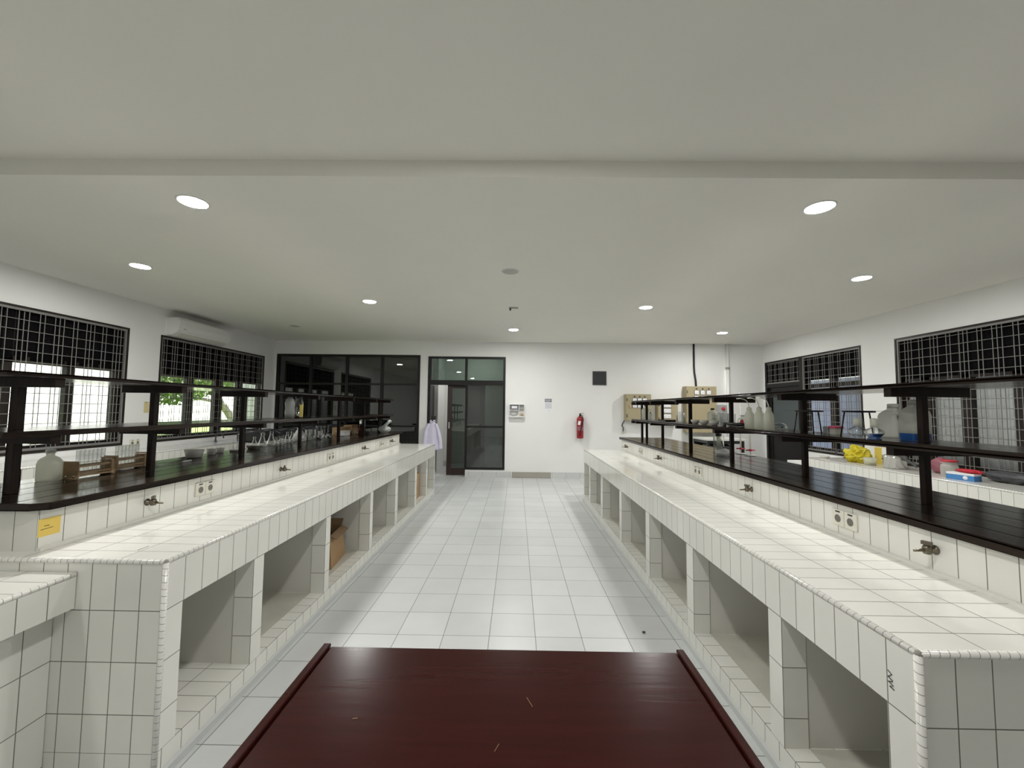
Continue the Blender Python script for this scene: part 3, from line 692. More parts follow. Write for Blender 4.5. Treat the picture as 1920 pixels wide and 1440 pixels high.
b = B(OF); b.box(x0 + 0.055, 0.012, YB - 0.083, YB - 0.08, 1.49, 1.54); obj('pouch_label', b, 'white_paper', p)
b = B(OF); b.lathe([(0.0, -0.06), (0.028, -0.05), (0.032, 0.0), (0.028, 0.05), (0.0, 0.06)], (-0.06, YB - 0.055, 1.362), 14, 'X'); obj('bandage_roll', b, 'film', t)
b = B(OF); b.lathe([(0.026, 0), (0.026, 0.05), (0.02, 0.06)], (0.115, YB - 0.055, 1.326), 14); obj('tan_jar', b, 'rack_wood', t)
b = B(OF); b.box(0.066, 0.152, YB - 0.05, YB - 0.03, 1.47, 1.565); obj('grey_packet', b, 'grey_paint', t)
t = thing('wall_notice', 'white paper notice with a grey heading on the back wall', 'notice', (0.69, YB, 1.55)); OF = tuple(t.location)
b = B(OF); b.box(0.596, 0.783, YB - 0.002, YB - 0.0004, 1.403, 1.712); obj('sheet', b, 'white_paper', t)
b = B(OF); b.box(0.614, 0.765, YB - 0.003, YB - 0.002, 1.633, 1.705); hd = obj('heading', b, 'grey_ink', t)
b = B(OF)
for i, (a, c) in enumerate(((0.63, 0.67), (0.675, 0.70), (0.705, 0.75))): b.box(a, c, YB - 0.0035, YB - 0.003, 1.668, 1.684)
b.box(0.64, 0.72, YB - 0.0035, YB - 0.003, 1.648, 1.655); obj('heading_text', b, 'pale_ink', hd)
b = B(OF); b.box(0.622, 0.762, YB - 0.003, YB - 0.002, 1.495, 1.615); obj('text_block', b, 'pale_ink', t)
b = B(OF); b.tube([(0.69, YB - 0.003, 1.435), (0.70, YB - 0.003, 1.455), (0.715, YB - 0.003, 1.45), (0.70, YB - 0.003, 1.44)], 0.002, 5); obj('signature', b, 'ink', t)
t = thing('fire_extinguisher', 'red fire extinguisher hung on the back wall with a white tag', 'fire extinguisher', (1.365, YB - 0.10, 0.86))
b = B(); b.lathe([(0.0, 0.0), (0.066, 0.004), (0.071, 0.015), (0.071, 0.40), (0.066, 0.435), (0.045, 0.462), (0.02, 0.475), (0.0, 0.476)], n=28); obj('cylinder', b, 'red', t)
b = B(); b.lathe([(0.02, 0.474), (0.02, 0.505), (0.012, 0.52), (0.0, 0.521)], n=14); b.cbox((0.03, 0, 0.535), (0.10, 0.018, 0.008), 0, ('Y', -0.2)); b.cbox((0.04, 0, 0.505), (0.09, 0.018, 0.007), 0, ('Y', 0.35)); b.box(-0.01, 0.02, -0.01, 0.01, 0.50, 0.54); obj('valve_handle', b, 'black', t)
b = B(); b.tube(smooth_pts([(0.0, -0.02, 0.50), (0.03, -0.065, 0.48), (0.055, -0.085, 0.40), (0.02, -0.082, 0.25), (-0.015, -0.08, 0.12), (-0.02, -0.078, 0.06)]), 0.010, 8); obj('hose', b, 'black', t)
b = B(); b.cbox((-0.028, -0.084, 0.335), (0.052, 0.002, 0.085), 0, ('Y', 0.2)); obj('inspection_tag', b, 'white_paper', t)
b = B(); b.grid(lambda u, v: (0.0722 * math.sin((u - 0.5) * 2.0), -0.0722 * math.cos((u - 0.5) * 2.0), 0.17 + v * 0.09), 12, 1); obj('printed_label', b, 'pink_film', t)
b = B(); b.box(-0.02, 0.02, 0.07, 0.10, 0.36, 0.44); obj('wall_bracket', b, 'black', t)
t = thing('access_panel', 'brownish grey access panel set in the skirting under the cabinet', 'panel', (0.33, YB, 0.06)); OF = tuple(t.location)
b = B(OF); b.box(-0.089, 0.756, YB - 0.016, YB, 0.004, 0.122); obj('cover', b, 'hatch', t)
b = B(OF); b.box(-0.10, -0.089, YB - 0.018, YB, 0.0, 0.128); b.box(0.756, 0.767, YB - 0.018, YB, 0.0, 0.128); obj('edging', b, 'plaster', t)

def control_panel(label, x0, x1, z0, z1, d, cols, lamps=True, rows=1, handle=True):
    t = thing('control_panel', label, 'electrical panel', ((x0 + x1) / 2, YB, z0), 0, 'beige meter panels on the back wall'); OF = tuple(t.location)
    yf = YB - d
    b = B(OF); b.box(x0, x1, yf + 0.015, YB - 0.001, z0, z1); obj('enclosure', b, 'panel_beige', t)
    b = B(OF); b.box(x0 + 0.004, x1 - 0.004, yf, yf + 0.014, z0 + 0.004, z1 - 0.004); dr = obj('door', b, 'panel_beige', t, bevel=0.003)
    w = x1 - x0
    for r in range(rows):
        for c in range(cols):
            cx = x0 + w * (0.34 + 0.2 * c); cz = z1 - 0.13 - r * 0.115; m = 0.042
            b = B(OF); b.box(cx - m - 0.006, cx + m + 0.006, yf - 0.008, yf, cz - m - 0.006, cz + m + 0.006); mt = obj('meter_bezel', b, 'grey_dark', dr)
            b = B(OF); b.box(cx - m, cx + m, yf - 0.011, yf - 0.008, cz - m, cz + m); obj('meter_face', b, 'white_paper', dr)
            b = B(OF); b.cbox((cx + 0.005, yf - 0.0118, cz - 0.012), (0.003, 0.0012, 0.05), 0, ('Y', 0.8)); obj('meter_needle', b, 'ink', dr)
            if lamps and r == 0:
                b = B(OF); b.lathe([(0.014, 0), (0.014, -0.012), (0.0, -0.016)], (cx, yf, z1 - 0.052), 12, 'Y'); obj('indicator_lamp', b, 'grey_dark', dr)
    if handle:
        b = B(OF); b.box(x0 + 0.07, x0 + 0.10, yf - 0.02, yf, z0 + 0.26, z0 + 0.34); obj('door_latch', b, 'rack_wood', dr)
    for hz in (z0 + 0.1, z1 - 0.12):
        b = B(OF); b.box(x0 + 0.012, x0 + 0.026, yf - 0.01, yf, hz - 0.03, hz + 0.03); obj('hinge', b, 'grey_dark', dr)
    return t
control_panel('beige meter panel furthest left on the back wall, beside the fire extinguisher', 2.325, 2.86, 1.26, 1.82, 0.2, 3, rows=2)
control_panel('beige meter panel hung lower, between the two other meter panels', 3.00, 3.42, 1.20, 1.72, 0.2, 2, rows=3)
control_panel('beige meter panel highest on the back wall, below the black cable', 3.60, 4.24, 1.02, 2.00, 0.2, 3, rows=2)
t = thing('wall_socket', 'white socket with a plugged cable under the left meter panel', 'socket', (2.30, YB, 1.02)); 
b = B(); b.box(-0.04, 0.04, -0.03, 0.0, -0.045, 0.045); obj('socket_plate', b, 'ivory', t, bevel=0.004)
b = B(); b.lathe([(0.0, -0.046), (0.02, -0.045), (0.02, -0.03)], (0, 0, 0), 14, 'Y'); obj('plug', b, 'grey_paint', t)
b = B(); b.tube(smooth_pts([(0, -0.04, 0.02), (0.0, -0.05, 0.08), (-0.02, -0.03, 0.13), (0.02, -0.02, 0.21), (0.03, -0.02, 0.235)]), 0.012, 8); obj('cord', b, 'grey_dark', t)
b = B(); b.tube([(3.85, YB - 0.02, ZC), (3.85, YB - 0.02, 2.45), (3.855, YB - 0.025, 2.3), (3.88, YB - 0.03, 2.12), (3.885, YB - 0.03, 2.0)], 0.019, 8)
tag(obj('power_cable', b, 'rubber'), 'thick black cable dropping from the ceiling to the highest meter panel', 'cable')
t = thing('conduit_pipe', 'white vertical conduit pipe from the ceiling near the far right corner', 'pipe', (4.56, YB - 0.05, 0.0))
b = B(); b.tube([(0, 0, 0.0), (0, 0, ZC)], 0.036, 14); obj('pipe', b, 'white_plastic', t)
b = B(); b.lathe([(0.044, 2.38), (0.044, 2.43)], n=16); obj('coupling', b, 'hatch', t)
t = thing('alarm_box', 'grey wall box with a red round button, right of the meter panels', 'alarm', (4.385, YB - 0.121, 1.45))
b = B(); b.box(-0.105, 0.105, 0.0, 0.12, -0.16, 0.16); obj('case', b, 'grey_paint', t, bevel=0.005)
b = B(); b.lathe([(0.0, -0.03), (0.03, -0.028), (0.04, 0.0)], (0.03, 0, 0.08), 18, 'Y'); obj('button', b, 'red_plastic', t)
# side table against the back wall
t = thing('side_table', 'white-topped black side table against the back wall behind the right island', 'table', (4.12, 8.5, 0)); OF = tuple(t.location)
b = B(OF); b.box(3.72, 4.52, 8.15, 8.9, 0.90, 0.935); obj('tabletop', b, 'white_plastic', t, bevel=0.004)
b = B(OF); b.box(3.76, 4.48, 8.2, 8.86, 0.84, 0.90); obj('apron', b, 'black', t)
for (x, y) in ((3.78, 8.22), (4.46, 8.22), (3.78, 8.82), (4.46, 8.82)):
    b = B(OF); b.box(x - 0.02, x + 0.02, y - 0.02, y + 0.02, 0.0, 0.84); obj('leg', b, 'black', t)
b = B(OF); b.box(3.78, 4.46, 8.22, 8.82, 0.52, 0.55); obj('lower_shelf', b, 'black', t)
b = B(OF); b.box(3.80, 4.44, 8.80, 8.815, 0.56, 0.84); obj('rear_panel', b, 'black', t)
t = thing('instrument', 'dark grey boxy instrument with a pale label on the side table shelf', 'instrument', (4.06, 8.42, 0.5505))
b = B(); b.box(-0.22, 0.22, -0.17, 0.17, 0.0, 0.24); obj('case', b, 'grey_dark', t, bevel=0.01)
b = B(); b.box(-0.12, 0.06, -0.173, -0.17, 0.05, 0.17); obj('label_plate', b, 'grey_paint', t)

# lab coat hanging at the door jamb
t = thing('lab_coat', 'pale lilac lab coat hanging by the sliding door opening', 'coat', (-1.80, YB - 0.12, 1.21))
b = B()
def coatf(u, v):
    a = 2 * PI * u; z = -0.03 - 0.60 * v
    w = 0.045 + 0.095 * min(1, v * 2.2) ** 0.7 + 0.025 * v; d = 0.035 + 0.03 * v
    k = 1 + 0.10 * v * math.sin(7 * a) + 0.05 * v * math.sin(13 * a + 2)
    return (w * math.cos(a) * k + 0.02 * v, d * math.sin(a) * k, z)
b.grid(coatf, 56, 16); obj('body', b, 'coat', t, solid=0.003)
for sx, e in ((-1, -0.165), (1, 0.185)):
    b = B(); b.tube(smooth_pts([(sx * 0.07, -0.01, -0.07), (sx * 0.13, -0.02, -0.22), (e * 0.95, -0.02, -0.45), (e, -0.02, -0.60)]), [0.035] * 7 + [0.045] * 12, 12); obj('sleeve', b, 'coat', t)
b = B(); b.tube(smooth_pts([(-0.055, 0.0, -0.03), (-0.03, -0.035, 0.0), (0.0, -0.04, -0.05), (0.035, -0.035, 0.0), (0.055, 0.0, -0.03)]), 0.014, 8); obj('collar', b, 'coat', t)
t = thing('coat_hook', 'dark coat hook on the jamb above the lab coat', 'hook', (-1.80, YB - 0.012, 1.25))
b = B(); b.box(-0.05, 0.05, -0.02, 0.0, -0.02, 0.05); obj('plate', b, 'black', t)
b = B(); b.tube(smooth_pts([(0, -0.02, 0.0), (0, -0.09, -0.02), (0, -0.12, 0.02)]), 0.008, 8); obj('peg', b, 'black', t)

# ------------------------------------------------------------------ lab stools behind the left island
def make_stool(loc, label, group):
    t = thing('lab_stool', label, 'stool', loc, 0.0, group)
    b = B(); b.lathe([(0.0, 0.70), (0.17, 0.70), (0.185, 0.72), (0.18, 0.745), (0.0, 0.755)], n=24); obj('seat', b, 'black', t)
    for a in range(4):
        q = PI / 4 + a * PI / 2
        b = B(); b.tube([(0.13 * math.cos(q), 0.13 * math.sin(q), 0.70), (0.20 * math.cos(q), 0.20 * math.sin(q), 0.0)], 0.011, 8); obj('leg', b, 'chrome', t)
    b = B(); b.tube([(0.178 * math.cos(i * PI / 12), 0.178 * math.sin(i * PI / 12), 0.27) for i in range(25)], 0.009, 8, caps=False); obj('foot_ring', b, 'chrome', t)
    for k in (-1, 1):
        b = B(); b.tube(smooth_pts([(k * 0.13, 0.12, 0.71), (k * 0.15, 0.17, 0.80), (k * 0.14, 0.20, 0.98)]), 0.010, 8); obj('back_post', b, 'chrome', t)
    b = B()
    b.grid(lambda u, v: (0.21 * math.sin((u - 0.5) * 2.4), 0.02 + 0.21 * math.cos((u - 0.5) * 2.4), 0.93 + 0.19 * v - 0.05 * (2 * u - 1) ** 2 * (1 if v > 0.5 else -0.6)), 18, 6)
    obj('backrest', b, 'black', t, solid=0.03)
    return t
st = make_stool((-3.86, 5.90, 0), 'black-backed chrome lab stool behind the left rack, in a row seen between the flasks', 'stools behind the left island')
for k in range(1, 7):
    dup(st, (-3.86 - 0.03 * (k % 2), 5.90 + 0.42 * k, 0), 0.12 * math.sin(k * 2.1))

# ------------------------------------------------------------------ loose lab ware: makers (local coordinates, base at z=0)
def put(t, x, y, z): t.location = (x, y, z); return t
def bottle(name, label, cat, loc, h, r, mat, neck=0.35, shoulder=0.72, cap='white_plastic', group=None, liquid=None, capr=None, ns=24):
    t = thing(name, label, cat, loc, 0, group)
    rn = r * neck
    b = B(); b.lathe([(0.0, 0.0), (r * 0.94, 0.0), (r, h * 0.03), (r, h * (shoulder - 0.1)), (r * 0.93, h * (shoulder - 0.02)), (r * 0.72, h * (shoulder + 0.07)), (rn * 1.15, h * (shoulder + 0.14)), (rn, h * (shoulder + 0.16)), (rn, h * 0.93)], n=ns)
    obj('body', b, mat, t)
    b = B(); cr = capr or rn * 1.25; b.lathe([(cr, h * 0.90), (cr, h * 0.985), (cr * 0.9, h), (0, h)], n=ns); obj('cap', b, cap, t)
    if liquid:
        b = B(); b.lathe([(0.0, 0.003), (r * 0.9, 0.003), (r * 0.95, h * 0.04), (r * 0.95, h * liquid[0]), (0.0, h * liquid[0])], n=ns); obj('liquid', b, liquid[1], t)
    return t
def beaker(label, loc, h, r, cat='beaker', group=None, name='beaker', grad=True):
    t = thing(name, label, cat, loc, 0, group)
    b = B(); b.lathe([(0.0, 0.0), (r * 0.93, 0.0), (r, h * 0.05), (r, h * 0.94), (r * 1.06, h), (r * 0.98, h * 0.985), (r * 0.95, h * 0.94), (r * 0.95, h * 0.06), (0, h * 0.04)], n=24, caps=False); obj('glass_wall', b, 'glass', t)
    if grad:
        b = B()
        for i in range(4): b.grid(lambda u, v: ((r + 0.0006) * math.cos(-PI / 2 + (u - 0.5) * 0.6), (r + 0.0006) * math.sin(-PI / 2 + (u - 0.5) * 0.6), h * (0.25 + 0.15 * i) + v * 0.002), 4, 1)
        obj('graduation', b, 'pale_ink', t)
    return t
def flask(label, loc, h, r, group):
    t = thing('conical_flask', label, 'flask', loc, 0, group)
    rn = max(0.011, r * 0.36)
    b = B(); b.lathe([(0, 0), (r * 0.93, 0), (r, h * 0.05), (r * 0.93, h * 0.14), (rn * 1.1, h * 0.68), (rn, h * 0.74), (rn, h * 0.96), (rn * 1.25, h), (rn * 0.9, h * 0.97), (rn * 0.88, h * 0.74), (rn * 0.95, h * 0.68), (r * 0.86, h * 0.13), (r * 0.85, h * 0.06), (0, h * 0.03)], n=22, caps=False); obj('glass_wall', b, 'glass', t)
    b = B(); b.grid(lambda u, v: ((r * 0.74 + 0.001) * math.cos(-0.6 + u * 0.7), (r * 0.74 + 0.001) * math.sin(-0.6 + u * 0.7), h * 0.32 + v * h * 0.08), 5, 1); obj('printed_mark', b, 'film', t)
    return t
def bowl(label, loc, r, h, mat='porcelain', cat='bowl', group=None, foot=0.55, name='bowl'):
    t = thing(name, label, cat, loc, 0, group)
    b = B(); b.lathe([(0, 0), (r * foot, 0), (r * (foot + 0.1), h * 0.08), (r * 0.86, h * 0.5), (r, h), (r * 0.95, h), (r * 0.80, h * 0.5), (r * 0.5, h * 0.16), (0, h * 0.12)], n=28, caps=False); obj('shell', b, mat, t)
    b = B(); b.lathe([(r * 0.985, h), (r * 1.01, h * 1.02), (r * 0.96, h * 1.03), (r * 0.94, h)], n=28, caps=False); obj('rim', b, mat, t)
    return t
def funnel(label, loc, h, r, group):
    t = thing('glass_funnel', label, 'funnel', loc, 0, group)
    b = B(); b.lathe([(r, 0), (r, 0.004), (0.006, h * 0.42), (0.004, h * 0.42), (r * 0.93, 0.0)], n=20, caps=False); obj('cone', b, 'glass', t)
    b = B(); b.lathe([(0.006, h * 0.40), (0.0042, h * 0.55), (0.0040, h), (0.0025, h), (0.0028, h * 0.42)], n=12, caps=False); obj('stem', b, 'glass', t)
    return t
def blob(b, c, rad, amp, seed, nu=36, nv=20, flat=0.0, fold=3.0):
    off = Vector((seed * 3.7, seed * 1.3, seed * 2.1))
    def fn(u, v):
        a = 2 * PI * u; e = PI * v
        d = Vector((math.sin(e) * math.cos(a), math.sin(e) * math.sin(a), -math.cos(e)))
        n1 = mnoise.noise(d * (fold * 0.55) + off); n2 = abs(mnoise.noise(d * fold * 1.1 + off * 2)); n3 = abs(mnoise.noise(d * fold * 2.3 + off * 3))
        k = 1 + amp * (1.4 * n1 - 2.2 * n2 - 0.9 * n3 + 0.5)
        z = c[2] + rad[2] * d.z * k
        return (c[0] + rad[0] * d.x * k, c[1] + rad[1] * d.y * k, max(z, c[2] - rad[2] * (1 - flat)))
    b.grid(fn, nu, nv)
def carton(label, loc, sx, sy, sz, rz=0.0, cat='box', mat='card', taper=0.0, open_top=False):
    t = thing('cardboard_box', label, cat, loc, rz)
    b = B(); k = 1 - taper
    lo = [(-sx / 2, -sy / 2), (sx / 2, -sy / 2), (sx / 2, sy / 2), (-sx / 2, sy / 2)]
    hi = [(x * k, y * k) for x, y in lo]
    b.face([(x, y, 0) for x, y in lo])
    for i in range(4):
        j = (i + 1) % 4
        b.face([(*lo[i], 0), (*lo[j], 0), (*hi[j], sz), (*hi[i], sz)])
    if not open_top: b.face([(x, y, sz) for x, y in hi])
    obj('carton', b, mat, t, solid=0.004 if open_top else 0)
    b = B()
    if open_top:
        for i in (1, 3):
            j = (i + 1) % 4; o = 0.1 if i == 1 else -0.1
            b.face([(hi[i][0], hi[i][1], sz), (hi[j][0], hi[j][1], sz), (hi[j][0] + o * 0.6, hi[j][1], sz - 0.03), (hi[i][0] + o * 0.6, hi[i][1], sz - 0.03)])
        for i in (0, 2):
            j = (i + 1) % 4; o = -0.05 if i == 0 else 0.05
            b.face([(hi[i][0], hi[i][1], sz), (hi[j][0], hi[j][1], sz), (hi[j][0], hi[j][1] + o, sz + 0.05), (hi[i][0], hi[i][1] + o, sz + 0.05)])
        obj('flap', b, 'card_dark', t, solid=0.004)
    else:
        b.cbox((0, 0, sz + 0.0006), (sx * k * 0.98, 0.045, 0.0008)); obj('tape', b, 'card_dark', t)
    return t

LZL = LL[1] + 0.0005; LZM = LM[1] + 0.0005; RZL = RL[1] + 0.0005; RZM = RM[1] + 0.0005

# --- left ledge
bottle('plastic_bottle', 'milky white plastic bottle half full, beside the nearest post of the left rack', 'bottle', (-2.56, 2.26, LZL), 0.168, 0.051, 'hdpe', neck=0.33, shoulder=0.66)
bottle('amber_bottle', 'small dark amber bottle half hidden behind the nearest post of the left rack', 'bottle', (-2.665, 2.195, LZL), 0.095, 0.018, 'amber', cap='hdpe_grey')
def tube_rack(label, loc, L, group, tubes, tl, rz=0.0):
    t = thing('test_tube_rack', label, 'test tube rack', loc, rz, 'wooden test tube racks')
    for k in (-1, 1):
        b = B(); b.box(-0.038, 0.038, k * (L / 2 - 0.009) - 0.009, k * (L / 2 - 0.009) + 0.009, 0.0, 0.09); obj('end_block', b, 'rack_wood', t, bevel=0.008)
        b = B()
        for sx in (-1, 1): b.lathe([(0.007, 0), (0.007, k * 0.003), (0.0, k * 0.0035)], (sx * 0.022, k * L / 2, 0.012), 10, 'Y')
        obj('screw', b, 'chrome', t)
    for z in (0.066, 0.028):
        for sx in (-1, 1):
            b = B(); b.box(sx * 0.026 - 0.006, sx * 0.026 + 0.006, -L / 2 + 0.018, L / 2 - 0.018, z - 0.005, z + 0.005); obj('rail', b, 'rack_wood', t)
    b = B(); b.box(-0.03, 0.03, -L / 2 + 0.018, L / 2 - 0.018, 0.008, 0.016); obj('base_strip', b, 'rack_wood', t)
    first = None
    for i in range(tubes):
        y = -L / 2 + 0.035 + i * (L - 0.07) / (tubes - 1)
        p = (loc[0], loc[1] + y, loc[2] + 0.0165)
        if first is None:
            first = thing('test_tube', tl, 'test tube', p, 0, group)
            b = B(); b.lathe([(0.0, 0.0), (0.005, 0.0015), (0.0085, 0.006), (0.0095, 0.014), (0.0095, 0.136), (0.0115, 0.14), (0.0085, 0.14), (0.0082, 0.014), (0.0, 0.006)], n=14, caps=False); obj('glass_wall', b, 'glass', first)
        else: dup(first, p)
    return t
tube_rack('wooden test tube rack nearer the camera on the left ledge', (-2.50, 2.42, LZL), 0.215, 'test tubes in the nearer wooden rack', 7, 'clear glass test tube standing in the nearer wooden rack')
tube_rack('wooden test tube rack beside the second post on the left ledge', (-2.56, 2.71, LZL), 0.215, 'test tubes in the farther wooden rack', 7, 'clear glass test tube standing in the farther wooden rack')
b = B(); b.tube([(-2.52, 2.75, LZL + 0.005), (-2.50, 3.12, LZL + 0.005)], 0.004, 8)
tag(obj('glass_rod', b, 'glass'), 'clear glass rod lying on the left ledge between the second and third posts', 'rod')
t = thing('glass_pipette', 'glass pipette with a wide white end lying beside the glass rod', 'pipette', (-2.44, 2.9, LZL + 0.007))
b = B(); b.tube([(0, -0.2, 0), (0, 0.12, 0)], 0.0045, 8); obj('shaft', b, 'glass', t)
b = B(); b.tube([(0, 0.12, 0), (0, 0.2, 0)], 0.006, 8); obj('tip', b, 'film', t)
bowl('wide grey-white porcelain bowl on the left ledge, largest in its row', (-2.60, 3.33, LZL), 0.068, 0.062, foot=0.7)
bowl('medium white porcelain bowl next to the largest bowl on the left ledge', (-2.60, 3.52, LZL), 0.036, 0.05, foot=0.7)
bowl('smallest white porcelain crucible in the row of bowls on the left ledge', (-2.64, 3.68, LZL), 0.031, 0.043, foot=0.7, cat='crucible', name='crucible')
bowl('shallow white dish under three upturned glass funnels on the left ledge', (-2.60, 3.84, LZL), 0.065, 0.018, cat='dish', name='shallow_dish', foot=0.75)
for k, (x, y, h) in enumerate(((-2.62, 3.815, 0.10), (-2.60, 3.865, 0.105), (-2.67, 3.96, 0.155))):
    funnel(('upturned glass funnel on the shallow dish, left one', 'upturned glass funnel on the shallow dish, right one', 'taller upturned glass funnel standing behind the third post of the left rack')[k], (x, y, LZL + (0.004 if k < 2 else 0)), h, 0.02, 'upturned glass funnels on the left ledge')
t = thing('white_tray', 'white enamel tray on the left ledge just beyond the third post', 'tray', (-2.58, 4.06, LZL))
b = B(); b.lathe([(0, 0.0), (0.05, 0.0), (0.068, 0.032), (0.072, 0.034), (0.064, 0.030), (0.047, 0.006), (0, 0.005)], n=28, caps=False); obj('shell', b, 'porcelain', t)
b = B(); b.lathe([(0.068, 0.033), (0.076, 0.035), (0.076, 0.038), (0.068, 0.036)], n=28, caps=False); obj('rim', b, 'white_plastic', t)
FL = [(-2.66, 4.19, 0.105, 0.034, 'conical flask nearest the white tray on the left ledge'), (-2.64, 4.29, 0.14, 0.043, 'second conical flask from the white tray, tall, on the left ledge'), (-2.63, 4.43, 0.15, 0.046, 'tallest conical flask with a wide neck, in the flask row on the left ledge'),
      (-2.56, 4.41, 0.092, 0.029, 'first of three small conical flasks in front of the flask row'), (-2.58, 4.52, 0.090, 0.029, 'second of three small conical flasks in front of the flask row'), (-2.60, 4.62, 0.096, 0.029, 'third of three small conical flasks in front of the flask row'),
      (-2.63, 4.74, 0.125, 0.036, 'left of the two conical flasks beside the crumpled white bag'), (-2.63, 4.84, 0.125, 0.036, 'right of the two conical flasks, touching the crumpled white bag')]
for x, y, h, r, l in FL: flask(l, (x, y, LZL), h, r, 'conical flasks in a row on the left ledge')
t = thing('plastic_bag', 'crumpled clear-white plastic bag among the flasks on the left ledge', 'bag', (-2.63, 5.0, LZL))
b = B(); b.lathe([(0.0, 0.0), (0.075, 0.004), (0.078, 0.03), (0.06, 0.08), (0.035, 0.12), (0.02, 0.145), (0.03, 0.16), (0.0, 0.155)], n=26)
for v in b.bm.verts:
    a = math.atan2(v.co.y, v.co.x); k = 1 + 0.12 * math.sin(6 * a + v.co.z * 40) + 0.06 * math.sin(13 * a); v.co.x *= k; v.co.y *= k
obj('film', b, 'film', t)
t = thing('round_flask', 'small round glass flask in front of the crumpled bag on the left ledge', 'flask', (-2.50, 4.80, LZL))
b = B(); b.lathe([(0, 0), (0.012, 0.001), (0.022, 0.010), (0.026, 0.024), (0.021, 0.04), (0.009, 0.052), (0.008, 0.08), (0.010, 0.082), (0.006, 0.08), (0.007, 0.05), (0.02, 0.036), (0.02, 0.014), (0, 0.006)], n=20, caps=False); obj('glass_wall', b, 'glass', t)
b = B(); b.lathe([(0, 0.004), (0.017, 0.009), (0.0, 0.0095)], n=16); obj('residue', b, 'film', t)
beaker('glass beaker just beyond the fourth post on the left ledge', (-2.63, 5.22, LZL), 0.13, 0.042, group='beakers on the left ledge')
beaker('second glass beaker right of the fourth post on the left ledge', (-2.64, 5.33, LZL), 0.125, 0.042, group='beakers on the left ledge')
t = bottle('glass_bottle', 'clear glass bottle with a white label beyond the beakers on the left ledge', 'bottle', (-2.62, 5.47, LZL), 0.165, 0.05, 'glass', neck=0.62, shoulder=0.74, cap='glass')
b = B(); b.grid(lambda u, v: (0.0508 * math.cos(-1.3 + u * 1.1), 0.0508 * math.sin(-1.3 + u * 1.1), 0.04 + v * 0.06), 8, 1); obj('paper_label', b, 'white_paper', t)
for k, (x, y, h, r) in enumerate(((-2.62, 5.64, 0.16, 0.035), (-2.62, 5.74, 0.165, 0.037), (-2.60, 5.85, 0.085, 0.024))):
    funnel(('upturned glass funnel beyond the labelled bottle, left of a pair', 'upturned glass funnel beyond the labelled bottle, right of a pair', 'shortest upturned glass funnel beside the white tub')[k], (x, y, LZL), h, r, 'upturned funnels beyond the labelled bottle')
t = thing('plastic_tub', 'white plastic tub on the left ledge in front of the cardboard box', 'tub', (-2.52, 6.02, LZL))
b = B()
b.prism([(-0.06, -0.10), (0.06, -0.10), (0.06, 0.10), (-0.06, 0.10)], 0.0, 0.062); obj('tub', b, 'white_plastic', t, bevel=0.01)
b = B(); b.box(-0.066, 0.066, -0.106, 0.106, 0.062, 0.072); obj('rim', b, 'white_plastic', t, bevel=0.003)
carton('tan cardboard carton on the left ledge behind the white tub', (-2.64, 6.22, LZL), 0.13, 0.32, 0.115)
carton('tan cardboard carton at the far end of the row on the left ledge', (-2.64, 6.58, LZL), 0.13, 0.24, 0.135)
t = bottle('glass_jar', 'small clear glass jar beside the brown bottle on the left ledge', 'jar', (-2.50, 6.34, LZL), 0.075, 0.03, 'glass', neck=0.8, shoulder=0.80, cap='glass')
bowl('small white dish in front of the cartons on the left ledge', (-2.45, 6.44, LZL), 0.045, 0.025, cat='dish', name='small_dish')
bottle('brown_bottle', 'dark brown reagent bottle near the far end of the left ledge', 'bottle', (-2.42, 6.42, LZL), 0.155, 0.038, 'amber', neck=0.4, shoulder=0.66, cap='black')
t = thing('steel_canister', 'tall shiny steel canister at the far end of the left ledge', 'canister', (-2.56, 6.86, LZL))
b = B(); b.lathe([(0.0, 0), (0.045, 0), (0.046, 0.19), (0.04, 0.205)], n=24); obj('body', b, 'steel', t)
b = B(); b.lathe([(0.047, 0.19), (0.047, 0.205), (0.01, 0.215), (0.0, 0.216)], n=24); obj('lid', b, 'steel', t)
t = thing('plastic_bag', 'knotted white plastic bag at the far end of the left ledge', 'bag', (-2.19, 6.87, LZL))
b = B(); blob(b, (0, 0, 0.055), (0.10, 0.10, 0.06), 0.10, 5, flat=0.1); obj('sack', b, 'film', t)
b = B(); b.tube(smooth_pts([(0.0, 0.0, 0.10), (0.03, 0.0, 0.14), (0.085, 0.0, 0.19), (0.11, 0.0, 0.175)]), [0.035, 0.034, 0.032, 0.03, 0.028, 0.026, 0.025, 0.024, 0.022, 0.024, 0.026, 0.028, 0.027, 0.022, 0.018, 0.014, 0.010, 0.006, 0.004], 10); obj('knot', b, 'film', t)
# --- left middle shelf
t = thing('wrapped_bottle', 'bottle wrapped in clear plastic on the middle shelf of the left rack', 'bottle', (-2.33, 4.22, LZM))
b = B(); b.lathe([(0, 0.0), (0.042, 0.0), (0.045, 0.06), (0.04, 0.10), (0.046, 0.15), (0.035, 0.19), (0.02, 0.215), (0.0, 0.22)], n=24)
for v in b.bm.verts:
    a = math.atan2(v.co.y, v.co.x); k = 1 + 0.07 * math.sin(7 * a + v.co.z * 60); v.co.x *= k; v.co.y *= k
obj('wrapping', b, 'film', t)
b = B(); b.lathe([(0.0, 0.002), (0.034, 0.002), (0.034, 0.03), (0.0, 0.03)], n=18); obj('dark_contents', b, 'amber', t)
b = B(); b.lathe([(0.016, 0.212), (0.016, 0.226), (0, 0.23)], n=14); obj('cap', b, 'black', t)
t = bottle('glass_jar', 'clear glass jar with a black lid and yellow label on the left middle shelf', 'jar', (-2.28, 4.30, LZM), 0.225, 0.044, 'glass', neck=0.6, shoulder=0.76, cap='black', liquid=(0.55, 'steel'))
